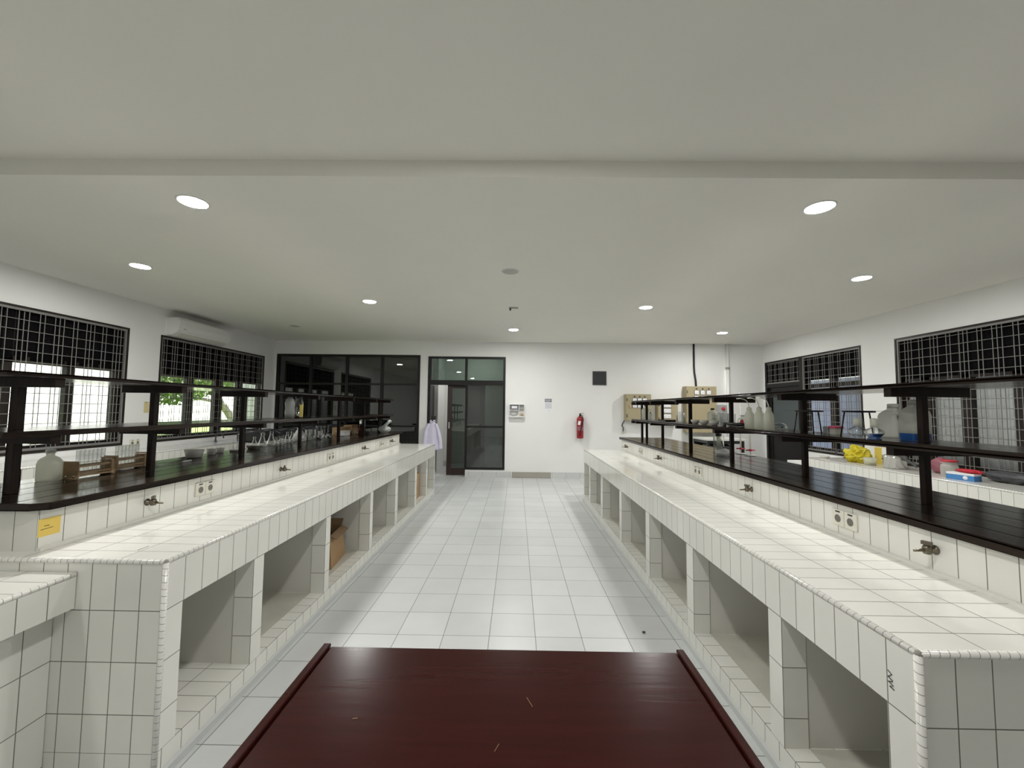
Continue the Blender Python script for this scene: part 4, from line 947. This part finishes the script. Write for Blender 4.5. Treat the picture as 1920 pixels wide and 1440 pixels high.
b = B(); b.grid(lambda u, v: (0.0452 * math.cos(-0.9 + u * 0.9), 0.0452 * math.sin(-0.9 + u * 0.9), 0.01 + v * 0.13), 8, 1); obj('yellow_label', b, 'yellow_liq', t)

# --- right middle shelf
def wash_bottle(label, loc):
    t = thing('wash_bottle', label, 'wash bottle', loc, 0, 'wash bottles on the right middle shelf')
    b = B(); h, r = 0.172, 0.036
    b.lathe([(0, 0), (r * 0.95, 0), (r, 0.006), (r, 0.10), (r * 0.9, 0.122), (r * 0.55, 0.148), (0.017, 0.153), (0.017, 0.157)], n=26); obj('body', b, 'hdpe', t)
    b = B(); b.lathe([(0.019, 0.151), (0.019, 0.171), (0.010, 0.178), (0.006, 0.181), (0, 0.182)], n=18); obj('cap', b, 'hdpe', t)
    b = B(); b.tube(smooth_pts([(0, 0, 0.178), (-0.004, 0.0, 0.20), (-0.028, -0.012, 0.232), (-0.075, -0.03, 0.247), (-0.12, -0.045, 0.246)]), 0.0036, 8); obj('spout_tube', b, 'hdpe', t)
    return t
wb = wash_bottle('milky wash bottle nearest the camera, right one of the three', (1.93, 3.185, RZM))
dup(wb, (1.93, 3.31, RZM), 0.05, 'milky wash bottle in the middle of the three'); dup(wb, (1.93, 3.45, RZM), -0.05, 'milky wash bottle farthest from the camera, left one of the three')
t = thing('glass_dome', 'upturned shiny glass dish beside the nearest wash bottle', 'dish', (2.10, 3.32, RZM))
b = B(); b.lathe([(0.05, 0.0), (0.052, 0.02), (0.04, 0.042), (0.02, 0.052), (0.0, 0.054)], n=24, caps=False); obj('dome', b, 'glass', t)
b = B(); b.lathe([(0.050, 0.016), (0.053, 0.018), (0.053, 0.023), (0.050, 0.024)], n=24, caps=False); obj('band', b, 'chrome', t)
def tripod(label, loc, rz, h=0.155, r=0.08):
    t = thing('tripod_stand', label, 'tripod', loc, rz, 'tripod stands on the right middle shelf')
    b = B(); b.tube([(r * math.cos(i * PI / 12), r * math.sin(i * PI / 12), h) for i in range(25)], 0.0045, 8, caps=False); obj('ring', b, 'black', t)
    for k in range(3):
        q = k * 2 * PI / 3
        b = B(); b.tube([(r * 0.92 * math.cos(q), r * 0.92 * math.sin(q), h), (r * 1.22 * math.cos(q), r * 1.22 * math.sin(q), 0.0)], 0.0038, 8); obj('leg', b, 'black', t)
    b = B(); b.box(-0.105, 0.105, -0.105, 0.105, h + 0.0045, h + 0.006); obj('wire_gauze', b, 'grey_dark', t)
    return t
tp = tripod('black iron tripod with wire gauze beside the wash bottles on the right shelf', (1.945, 2.77, RZM), 0.15, 0.148, 0.074)
dup(tp, (2.03, 2.475, RZM), 0.1, 'black iron tripod with wire gauze beside the spirit lamps on the right shelf')
t = thing('grey_box', 'small grey box between the two tripods on the right shelf', 'box', (2.13, 2.84, RZM))
b = B(); b.box(-0.03, 0.03, -0.025, 0.025, 0, 0.043); obj('carton', b, 'grey_paint', t, bevel=0.003)
b = B(); b.box(-0.031, 0.031, -0.026, 0.026, 0.043, 0.048); obj('lid', b, 'grey_paint', t)
t = thing('plastic_jar', 'small square jar with a pink lid between the two tripods', 'jar', (2.06, 2.69, RZM))
b = B(); b.box(-0.026, 0.026, -0.026, 0.026, 0, 0.042); obj('body', b, 'hdpe', t, bevel=0.006)
b = B(); b.box(-0.028, 0.028, -0.028, 0.028, 0.042, 0.056); obj('lid', b, 'pink', t, bevel=0.005)
b = B(); b.prism([(-0.04, -0.05), (0.03, -0.045), (0.04, 0.05), (-0.02, 0.06)], RZM, RZM + 0.004)
for v in b.bm.verts: v.co.x += 2.13; v.co.y += 2.96
tag(obj('folded_paper', b, 'white_paper'), 'folded white paper lying behind the tripod beside the wash bottles', 'paper')
def spirit_lamp(label, loc, liquid):
    t = thing('spirit_lamp', label, 'spirit lamp', loc, 0, 'spirit lamps on the right middle shelf')
    b = B(); b.lathe([(0, 0), (0.032, 0.0), (0.033, 0.006), (0.026, 0.012), (0.040, 0.028), (0.044, 0.042), (0.036, 0.054), (0.018, 0.062), (0.015, 0.068), (0.013, 0.068), (0.016, 0.06), (0.034, 0.051), (0.041, 0.041), (0.037, 0.028), (0.02, 0.012), (0, 0.011)], n=26, caps=False); obj('glass_bowl', b, 'glass', t)
    b = B(); b.lathe([(0.016, 0.065), (0.017, 0.105), (0.013, 0.113), (0.0, 0.115)], n=18); obj('snuffer_cap', b, 'hdpe', t)
    if liquid:
        b = B(); b.lathe([(0, 0.0005), (0.030, 0.0005), (0.030, 0.006), (0.024, 0.012), (0.036, 0.027), (0.038, 0.032), (0.0, 0.032)], n=24); obj('spirit', b, liquid, t)
    b = B(); b.tube([(0, 0, 0.012), (0, 0, 0.066)], 0.003, 6); obj('wick', b, 'white_paper', t)
    return t
spirit_lamp('clear glass spirit lamp with a colourless bowl, in front of the nearer tripod', (1.905, 2.335, RZM), None)
spirit_lamp('glass spirit lamp with blue spirit in front of the big white jug', (1.90, 2.222, RZM), 'blue')
def jerry(label, loc, sx, sy, h, mat, liquid=None, cap=None, name='plastic_jug', rz=0.0, neckr=0.022):
    t = thing(name, label, 'jug', loc, rz)
    b = B()
    def ring(kx, ky, z, n=24):
        out = []
        for i in range(n):
            a = 2 * PI * i / n; c, s_ = math.cos(a), math.sin(a); p = 0.45
            out.append((kx * math.copysign(abs(c) ** p, c), ky * math.copysign(abs(s_) ** p, s_), z))
        return out
    hx, hy = sx / 2, sy / 2
    R = [ring(hx * 0.92, hy * 0.92, 0), ring(hx, hy, h * 0.04), ring(hx, hy, h * 0.62), ring(hx * 0.92, hy * 0.92, h * 0.70), ring(hx * 0.62, hy * 0.62, h * 0.79), ring(neckr, neckr, h * 0.84), ring(neckr, neckr, h * 0.90)]
    for k in range(len(R) - 1):
        for i in range(24): b.face([R[k][i], R[k][(i + 1) % 24], R[k + 1][(i + 1) % 24], R[k + 1][i]], True)
    b.face(list(reversed(R[0]))); b.face(R[-1])
    bmesh.ops.remove_doubles(b.bm, verts=b.bm.verts, dist=1e-5)
    obj('body', b, mat, t)
    b = B(); b.lathe([(neckr * 1.18, h * 0.88), (neckr * 1.18, h * 0.99), (neckr, h), (0, h)], n=20); obj('cap', b, cap or mat, t)
    if liquid:
        b = B(); q = 1.004
        L0, L1 = ring(hx * q, hy * q, 0.001), ring(hx * q, hy * q, h * liquid[0])
        for i in range(24): b.face([L0[i], L0[(i + 1) % 24], L1[(i + 1) % 24], L1[i]], True)
        obj('liquid', b, liquid[1], t)
    return t
t = jerry('big milky plastic jug with a small label, behind the blue spirit lamp', (2.205, 2.445, RZM), 0.11, 0.12, 0.197, 'hdpe_grey')
b = B(); b.box(-0.035, 0.002, -0.0612, -0.0605, 0.105, 0.135); lb = obj('label', b, 'pale_ink', t)
b = B(); b.box(-0.032, -0.022, -0.0618, -0.0612, 0.116, 0.126); b.box(-0.02, -0.004, -0.0618, -0.0612, 0.119, 0.122); obj('label_print', b, 'grey_ink', lb)
jerry('milky plastic jug with blue liquid at the bottom, beside the nearest right post', (2.12, 2.225, RZM), 0.11, 0.10, 0.215, 'hdpe_grey', liquid=(0.17, 'blue'))
# tongs, round flask, funnel, beakers etc. further along
t = thing('crucible_tongs', 'black iron tongs and clamps lying on the right shelf left of the wash bottles', 'tongs', (1.93, 3.66, RZM))
b = B(); b.tube([(-0.02, -0.14, 0.03), (-0.02, 0.16, 0.03)], 0.010, 8); b.tube([(0.0, -0.14, 0.035), (0.0, 0.1, 0.033)], 0.008, 8); obj('arms', b, 'black', t)
b = B(); b.tube([(0.02, -0.13, 0.011), (0.02, 0.15, 0.011)], 0.011, 10); obj('rod', b, 'steel', t)
b = B(); b.tube([(-0.02, 0.16, 0.0) , (-0.02, 0.16, 0.042)], 0.015, 10); b.tube([(0.0, -0.13, 0.0), (0.0, -0.13, 0.032)], 0.008, 8); obj('jaw', b, 'grey_dark', t)
t = thing('round_flask', 'round glass flask behind the tongs on the right shelf', 'flask', (2.16, 3.98, RZM))
b = B(); b.lathe([(0, 0), (0.025, 0.003), (0.042, 0.025), (0.045, 0.045), (0.036, 0.07), (0.014, 0.086), (0.013, 0.105), (0.017, 0.108), (0.011, 0.104), (0.012, 0.084), (0.033, 0.067), (0.04, 0.042), (0.03, 0.012), (0, 0.008)], n=24, caps=False); obj('glass_wall', b, 'glass', t)
b = B(); b.lathe([(0.0135, 0.094), (0.0185, 0.097), (0.0185, 0.103), (0.0135, 0.106)], n=18, caps=False); obj('ground_joint', b, 'film', t)
b = B(); blob(b, (2.09, 3.86, RZM + 0.035), (0.014, 0.022, 0.034), 0.15, 3)
tag(obj('red_bulb', b, 'red_plastic'), 'small dark red rubber bulb beside the round flask on the right shelf', 'bulb')
t = thing('filter_funnel', 'grey plastic funnel standing in a holder behind the left wash bottle', 'funnel', (2.17, 3.80, RZM))
b = B(); b.lathe([(0.034, 0.12), (0.032, 0.115), (0.006, 0.07), (0.005, 0.0), (0.004, 0.0), (0.005, 0.07), (0.029, 0.116)], n=20, caps=False); obj('cone', b, 'hdpe_grey', t)
b = B(); b.lathe([(0.025, 0.0), (0.025, 0.05), (0.02, 0.07)], n=18); obj('holder', b, 'glass', t)
for k, (y, h, r) in enumerate(((4.33, 0.12, 0.044), (4.20, 0.115, 0.038), (4.47, 0.125, 0.042))):
    beaker(('glass beaker in the middle of three behind the porcelain bowls', 'glass beaker right of three behind the porcelain bowls', 'glass beaker left of three behind the porcelain bowls')[k], (2.17, y, RZM), h, r, group='beakers behind the porcelain bowls')
for k, y in enumerate((4.53, 4.32, 4.10)):
    bowl(('porcelain bowl farthest left of three on the right shelf', 'middle porcelain bowl of three on the right shelf', 'nearest porcelain bowl of three on the right shelf')[k], (1.95, y, RZM), 0.048, 0.044, foot=0.45, group='porcelain bowls on the right shelf')
t = jerry('milky plastic jug with a black cap behind the porcelain bowls', (2.20, 4.66, RZM), 0.10, 0.11, 0.175, 'hdpe', cap='black', neckr=0.017)
b = B()
for i, (a, z) in enumerate(((0.042, 0.085), (0.036, 0.062), (0.03, 0.052))): b.box(-0.03, -0.03 + a * 1.3, -0.0565, -0.0558, z, z + 0.006)
obj('handwriting', b, 'grey_ink', t)
beaker('large glass beaker between the third and fourth right posts', (2.06, 5.20, RZM), 0.125, 0.054)
b = B(); b.box(1.92, 2.05, 5.36, 5.62, RZM, RZM + 0.02)
tag(obj('black_tray', b, 'black', bevel=0.006), 'flat black tray on the right shelf behind the large beaker', 'tray')
jerry('milky plastic can with a dark cap near the far end of the right shelf', (2.06, 6.60, RZM), 0.12, 0.11, 0.225, 'hdpe', cap='black', neckr=0.02, name='plastic_can')
bottle('small_bottle', 'small milky bottle with a black cap beside the plastic can', 'bottle', (2.06, 6.38, RZM), 0.11, 0.027, 'hdpe_grey', cap='black')
# --- right ledge
t = thing('plastic_bag', 'crumpled clear plastic bag lying on the right ledge', 'bag', (2.10, 4.22, RZL))
b = B(); blob(b, (0, 0, 0.032), (0.075, 0.085, 0.038), 0.16, 11, flat=0.15); obj('film', b, 'film', t)
t = thing('glass_cylinder', 'tall clear glass cylinder with a dark stopper on the right ledge', 'cylinder', (2.28, 4.70, RZL))
b = B(); b.lathe([(0, 0), (0.055, 0), (0.055, 0.17), (0.059, 0.175), (0.052, 0.17), (0.052, 0.006), (0, 0.006)], n=24, caps=False); obj('glass_wall', b, 'glass', t)
b = B(); b.lathe([(0.03, 0.165), (0.034, 0.19), (0.02, 0.20), (0, 0.20)], n=18); obj('stopper', b, 'black', t)
b = B(); b.tube([(0, 0, 0.19), (0.05, -0.03, 0.25)], 0.006, 8); obj('side_tube', b, 'hdpe_grey', t)
b = B(); b.tube([(0, 0, 0.007), (0.0, 0, 0.165)], 0.022, 10); obj('inner_tube', b, 'hdpe', t)
def burette(label, loc, ztop):
    t = thing('burette', label, 'burette', loc, 0, 'burettes behind the right rack')
    b = B(); b.tube([(0, 0, 0.06), (0, 0, ztop)], 0.008, 10); obj('tube', b, 'hdpe', t)
    b = B(); b.tube([(0, 0, 0.0), (0, 0, 0.06)], [0.006, 0.006], 8); obj('tip', b, 'film', t)
    b = B(); b.tube([(-0.045, 0, 0.055), (0.045, 0, 0.055)], 0.006, 8); b.lathe([(0.014, 0.045), (0.014, 0.065)], n=10); obj('stopcock', b, 'red_plastic', t)
    b = B(); b.lathe([(0.05, 0), (0.05, 0.006), (0.008, 0.01)], n=20); obj('foot', b, 'white_plastic', t)
    return t
burette('tall burette with a red stopcock rising above the right rack', (2.375, 4.42, RZL), 0.645)
burette('shorter burette with a red stopcock beside the tall burette', (2.375, 4.24, RZL), 0.50)

# --- right wall counter
cz = RCZ + 0.0005
t = thing('yellow_bag', 'crumpled yellow plastic bag on the right wall counter', 'bag', (5.02, 6.17, cz))
b = B(); blob(b, (0, 0, 0.105), (0.14, 0.18, 0.12), 0.32, 21, flat=0.12, nu=60, nv=32, fold=2.6); obj('sack', b, 'yellow', t)
b = B(); blob(b, (-0.02, 0.05, 0.215), (0.03, 0.045, 0.035), 0.2, 8); obj('twist', b, 'yellow', t)
t = thing('clear_tub', 'clear plastic tub with yellow contents beside the yellow bag', 'tub', (4.92, 5.84, cz))
b = B(); b.lathe([(0, 0), (0.062, 0), (0.076, 0.10), (0.074, 0.10), (0.06, 0.004), (0, 0.004)], n=22, caps=False); obj('tub', b, 'hdpe', t)
b = B(); b.lathe([(0.0, 0.005), (0.055, 0.005), (0.06, 0.05), (0.0, 0.05)], n=18); obj('contents', b, 'yellow_liq', t)
t = thing('yellow_carton', 'yellow and white carton standing behind the clear tub', 'carton', (5.16, 5.90, cz))
b = B(); b.box(-0.035, 0.035, -0.10, 0.10, 0, 0.235); obj('carton', b, 'yellow_liq', t)
b = B(); b.box(-0.0365, -0.035, -0.10, -0.02, 0.0, 0.235); obj('white_panel', b, 'white_paper', t)
t = thing('pressure_cooker', 'shiny aluminium pressure cooker on the right wall counter', 'cooker', (4.98, 5.53, cz))
b = B(); b.lathe([(0, 0), (0.112, 0.0), (0.12, 0.008), (0.12, 0.135), (0.127, 0.14), (0.127, 0.148)], n=36); obj('pot', b, 'steel', t)
b = B(); b.lathe([(0.126, 0.147), (0.124, 0.16), (0.09, 0.177), (0.03, 0.185), (0, 0.186)], n=36); obj('lid', b, 'steel', t)
b = B(); b.lathe([(0.012, 0.182), (0.016, 0.21), (0.0, 0.215)], n=14); obj('valve', b, 'black', t)
b = B(); b.tube(smooth_pts([(0.0, -0.12, 0.13), (0.0, -0.20, 0.115), (0.0, -0.30, 0.06)]), [0.016] * 13, 8); obj('long_handle', b, 'grey_dark', t)
b = B(); b.tube([(0, 0.12, 0.105), (0, 0.18, 0.105)], 0.014, 8); obj('helper_handle', b, 'black', t)
t = bottle('plastic_jar', 'clear plastic jar with a red lid by the right window bars', 'jar', (5.0, 4.86, cz), 0.19, 0.075, 'hdpe_grey', neck=0.86, shoulder=0.72, cap='red_plastic', capr=0.072)
t = thing('pink_bag', 'pink plastic bag leaning on the bars behind the red-lidded jar', 'bag', (5.16, 5.12, cz))
b = B(); blob(b, (0, 0, 0.09), (0.07, 0.12, 0.10), 0.12, 31, flat=0.1); obj('sack', b, 'pink_film', t)
t = thing('glove_box', 'blue and white glove carton on the right wall counter', 'box', (4.92, 4.64, cz), 0.25)
b = B(); b.box(-0.055, 0.055, -0.12, 0.12, 0.0, 0.055); obj('carton', b, 'blue_card', t, bevel=0.003)
b = B(); b.box(-0.0556, 0.0556, -0.1206, 0.1206, 0.055, 0.078); obj('white_lid', b, 'white_paper', t, bevel=0.003)
b = B(); b.lathe([(0.0, -0.0565), (0.02, -0.0562), (0.021, -0.055)], (0, -0.045, 0.03), 16, 'X', caps=False); obj('oval_mark', b, 'white_paper', t)
b = B(); blob(b, (4.94, 4.60, cz + 0.10), (0.05, 0.13, 0.022), 0.18, 17, flat=0.05)
tag(obj('red_cloth', b, 'red_plastic'), 'crumpled red cloth on top of the blue glove carton', 'cloth')
b = B(); blob(b, (5.19, 4.45, cz + 0.06), (0.08, 0.22, 0.062), 0.15, 19, flat=0.05)
tag(obj('dark_cloth', b, 'grey_dark'), 'dark crumpled cloth by the bars behind the red cloth', 'cloth')
def water_tap(label, loc, s):
    t = thing('water_tap', label, 'tap', loc, 0)
    b = B(); b.lathe([(0.025, 0), (0.025, 0.01), (0.013, 0.015), (0.013, 0.05)], n=16); obj('base', b, 'grey_dark', t)
    b = B(); b.tube(smooth_pts([(0, 0, 0.04), (s * 0.01, 0, 0.10), (s * 0.07, 0, 0.13), (s * 0.13, 0, 0.10), (s * 0.135, 0, 0.06)]), 0.011, 10); obj('spout', b, 'grey_dark', t)
    b = B(); b.cbox((0, 0, 0.135), (0.02, 0.06, 0.014)); b.tube([(0, 0, 0.05), (0, 0, 0.13)], 0.008, 8); obj('handle', b, 'grey_dark', t)
    return t
water_tap('dark water tap on the left wall counter under the far window', (-5.22, 7.15, 0.8555), 1)
water_tap('dark water tap at the far end of the right wall counter', (5.22, 6.66, cz), -1)
bowl('white dish beside the dark tap at the far end of the right wall counter', (4.9, 6.66, cz), 0.07, 0.03, cat='dish', name='shallow_dish')
# cartons in the bays
carton('open brown cardboard box in the third bay of the left island', (-1.75, 3.72, 0.1105), 0.36, 0.40, 0.27, 0.12, taper=0.16, open_top=True)
carton('closed brown cardboard box in a far bay of the left island', (-1.66, 6.33, 0.1105), 0.34, 0.28, 0.37, 0.05)
# pebble
b = B(); blob(b, (0.863, 2.851, 0.006), (0.012, 0.009, 0.006), 0.15, 3, 10, 6)
tag(obj('pebble', b, 'grey_dark'), 'tiny dark pebble on the floor tiles beside the right island', 'pebble')

# ------------------------------------------------------------------ outdoors
b = B(); b.box(-60, XL - WT - 0.3, -20, 60, -0.35, -0.2); tag(obj('lawn', b, 'grass'), 'bright green lawn outside the left windows', 'lawn', kind='stuff')
t = thing('outbuilding', 'sunlit white wall outside the nearer left window', 'building', (-8.5, 6.0, -0.2)); OF = tuple(t.location)
b = B(OF); b.box(-9.4, -8.6, 3.0, 8.75, -0.2, 3.1); obj('wall', b, 'ext_white', t)
b = B(OF); b.box(-9.6, -8.4, 2.8, 8.95, 3.1, 3.25); obj('roof', b, 'ext_cream', t)
t = thing('annex_building', 'cream outer wall seen through the last pane of the far left window', 'building', (-7.0, 11.3, -0.2)); OF = tuple(t.location)
b = B(OF); b.box(-7.75, -5.55, 11.2, 11.6, -0.2, 3.3); obj('wall', b, 'ext_cream', t)
b = B(OF); b.box(-7.85, -5.55, 11.05, 11.7, 3.3, 3.4); obj('roof', b, 'ext_cream', t)
t = thing('boundary_wall', 'distant white boundary wall beyond the lawn', 'wall', (-30, 25, -0.2)); OF = tuple(t.location)
b = B(OF); b.box(-30.3, -30, 5, 60, -0.19, 3.0); obj('wall', b, 'ext_white', t)
b = B(OF); b.box(-30.4, -29.9, 5, 60, 3.0, 3.1); obj('coping', b, 'ext_cream', t)
t = thing('garden_tree', 'leafy green tree with a leaning trunk outside the far left window', 'tree', (-10.3, 14.9, -0.2))
b = B(); b.tube(smooth_pts([(0.35, 0.35, 0.0), (0.1, 0.1, 0.9), (-0.1, -0.25, 1.55), (-0.1, -0.9, 2.1), (-0.1, -1.6, 2.5)]), [0.16 - 0.004 * i for i in range(25)], 10)
b.tube(smooth_pts([(-0.1, -0.3, 1.6), (-0.15, -1.0, 1.85), (-0.2, -2.1, 1.95)]), 0.05, 8); b.tube(smooth_pts([(0.05, 0.0, 1.2), (0.1, 0.4, 2.0), (0.2, 0.8, 2.8)]), 0.07, 8)
obj('trunk', b, 'bark', t)
b = B(); rnd = random.Random(4)
for k in range(5200):
    c = rnd.choice(((0, -1.2, 2.75, 1.5, 2.2, 0.8), (0, -2.6, 2.55, 1.4, 1.5, 0.75), (0, 0.3, 2.9, 1.5, 1.2, 0.85), (0.3, -3.2, 2.25, 1.0, 0.9, 0.6), (0, -1.5, 3.6, 1.8, 2.6, 0.5)))
    while True:
        p = [rnd.uniform(-1, 1) for _ in range(3)]
        if sum(v * v for v in p) < 1: break
    q = Vector((c[0] + p[0] * c[3], c[1] + p[1] * c[4], c[2] + p[2] * c[5]))
    d1 = Vector([rnd.uniform(-1, 1) for _ in range(3)]).normalized(); d2 = d1.cross(Vector([rnd.uniform(-1, 1) for _ in range(3)])).normalized()
    l, wd = rnd.uniform(0.07, 0.14), rnd.uniform(0.03, 0.05)
    b.face([q - d1 * l, q - d2 * wd, q + d1 * l, q + d2 * wd])
obj('foliage', b, 'leaf', t)
# covered gallery outside the right wall
b = B(); b.box(7.3, 7.45, 1.0, 12.0, -0.1, 2.25); struct('wall_gallery', b, 'ext_grey')
b = B(); b.box(XR + WT, 9.0, 1.0, 12.0, -0.12, -0.02); struct('floor_gallery', b, 'floor_tile')
b = B(); b.box(XR + WT, 7.6, 1.0, 12.0, 2.7, 2.8); struct('ceiling_gallery', b, 'ceil')

# ------------------------------------------------------------------ light from outside
wd = bpy.data.worlds.new('World'); S.world = wd; wd.use_nodes = True
nt = wd.node_tree; nt.nodes.clear()
out = nt.nodes.new('ShaderNodeOutputWorld'); bg = nt.nodes.new('ShaderNodeBackground'); sky = nt.nodes.new('ShaderNodeTexSky')
sky.sky_type = 'NISHITA'; sky.sun_disc = False; sky.sun_elevation = math.radians(62); sky.sun_rotation = math.radians(90)
sky.dust_density = 3.0
bg.inputs['Strength'].default_value = 0.42
nt.links.new(sky.outputs[0], bg.inputs[0]); nt.links.new(bg.outputs[0], out.inputs[0])
sl = bpy.data.lights.new('sun', 'SUN'); sl.energy = 12.0; sl.angle = 0.01; sl.color = (1.0, 0.96, 0.9)
so = bpy.data.objects.new('sun', sl); COL.objects.link(so)
dirv = Vector((-math.cos(math.radians(62)), -0.25, -math.sin(math.radians(62)))).normalized()
so.rotation_euler = dirv.to_track_quat('-Z', 'Y').to_euler(); so.location = (0, 0, 20)

# ------------------------------------------------------------------ camera
cam = bpy.data.cameras.new('camera'); co = bpy.data.objects.new('camera', cam); COL.objects.link(co)
f, yaw, pitch, roll, h = 773.2, -0.0116, 0.0598, 0.0111, 1.482
F = Vector((math.sin(yaw) * math.cos(pitch), math.cos(yaw) * math.cos(pitch), math.sin(pitch)))
r0 = Vector((math.cos(yaw), -math.sin(yaw), 0)); u0 = r0.cross(F)
Rv = r0 * math.cos(roll) + u0 * math.sin(roll); Uv = -r0 * math.sin(roll) + u0 * math.cos(roll)
co.matrix_world = Matrix(((Rv.x, Uv.x, -F.x, 0), (Rv.y, Uv.y, -F.y, 0), (Rv.z, Uv.z, -F.z, h), (0, 0, 0, 1)))
cam.sensor_fit = 'HORIZONTAL'; cam.sensor_width = 36.0; cam.lens = 36.0 * f / 1920.0
cam.clip_start = 0.02; cam.clip_end = 200
S.camera = co

S.view_settings.view_transform = 'Standard'; S.view_settings.look = 'None'; S.view_settings.gamma = 1.0
S.view_settings.exposure = 0.0; S.view_settings.use_curve_mapping = False
S.cycles.use_denoising = True
S.cycles.max_bounces = 12; S.cycles.diffuse_bounces = 6; S.cycles.glossy_bounces = 5; S.cycles.transparent_max_bounces = 24
S.cycles.sample_clamp_indirect = 6.0
S.cycles.caustics_reflective = False; S.cycles.caustics_refractive = False
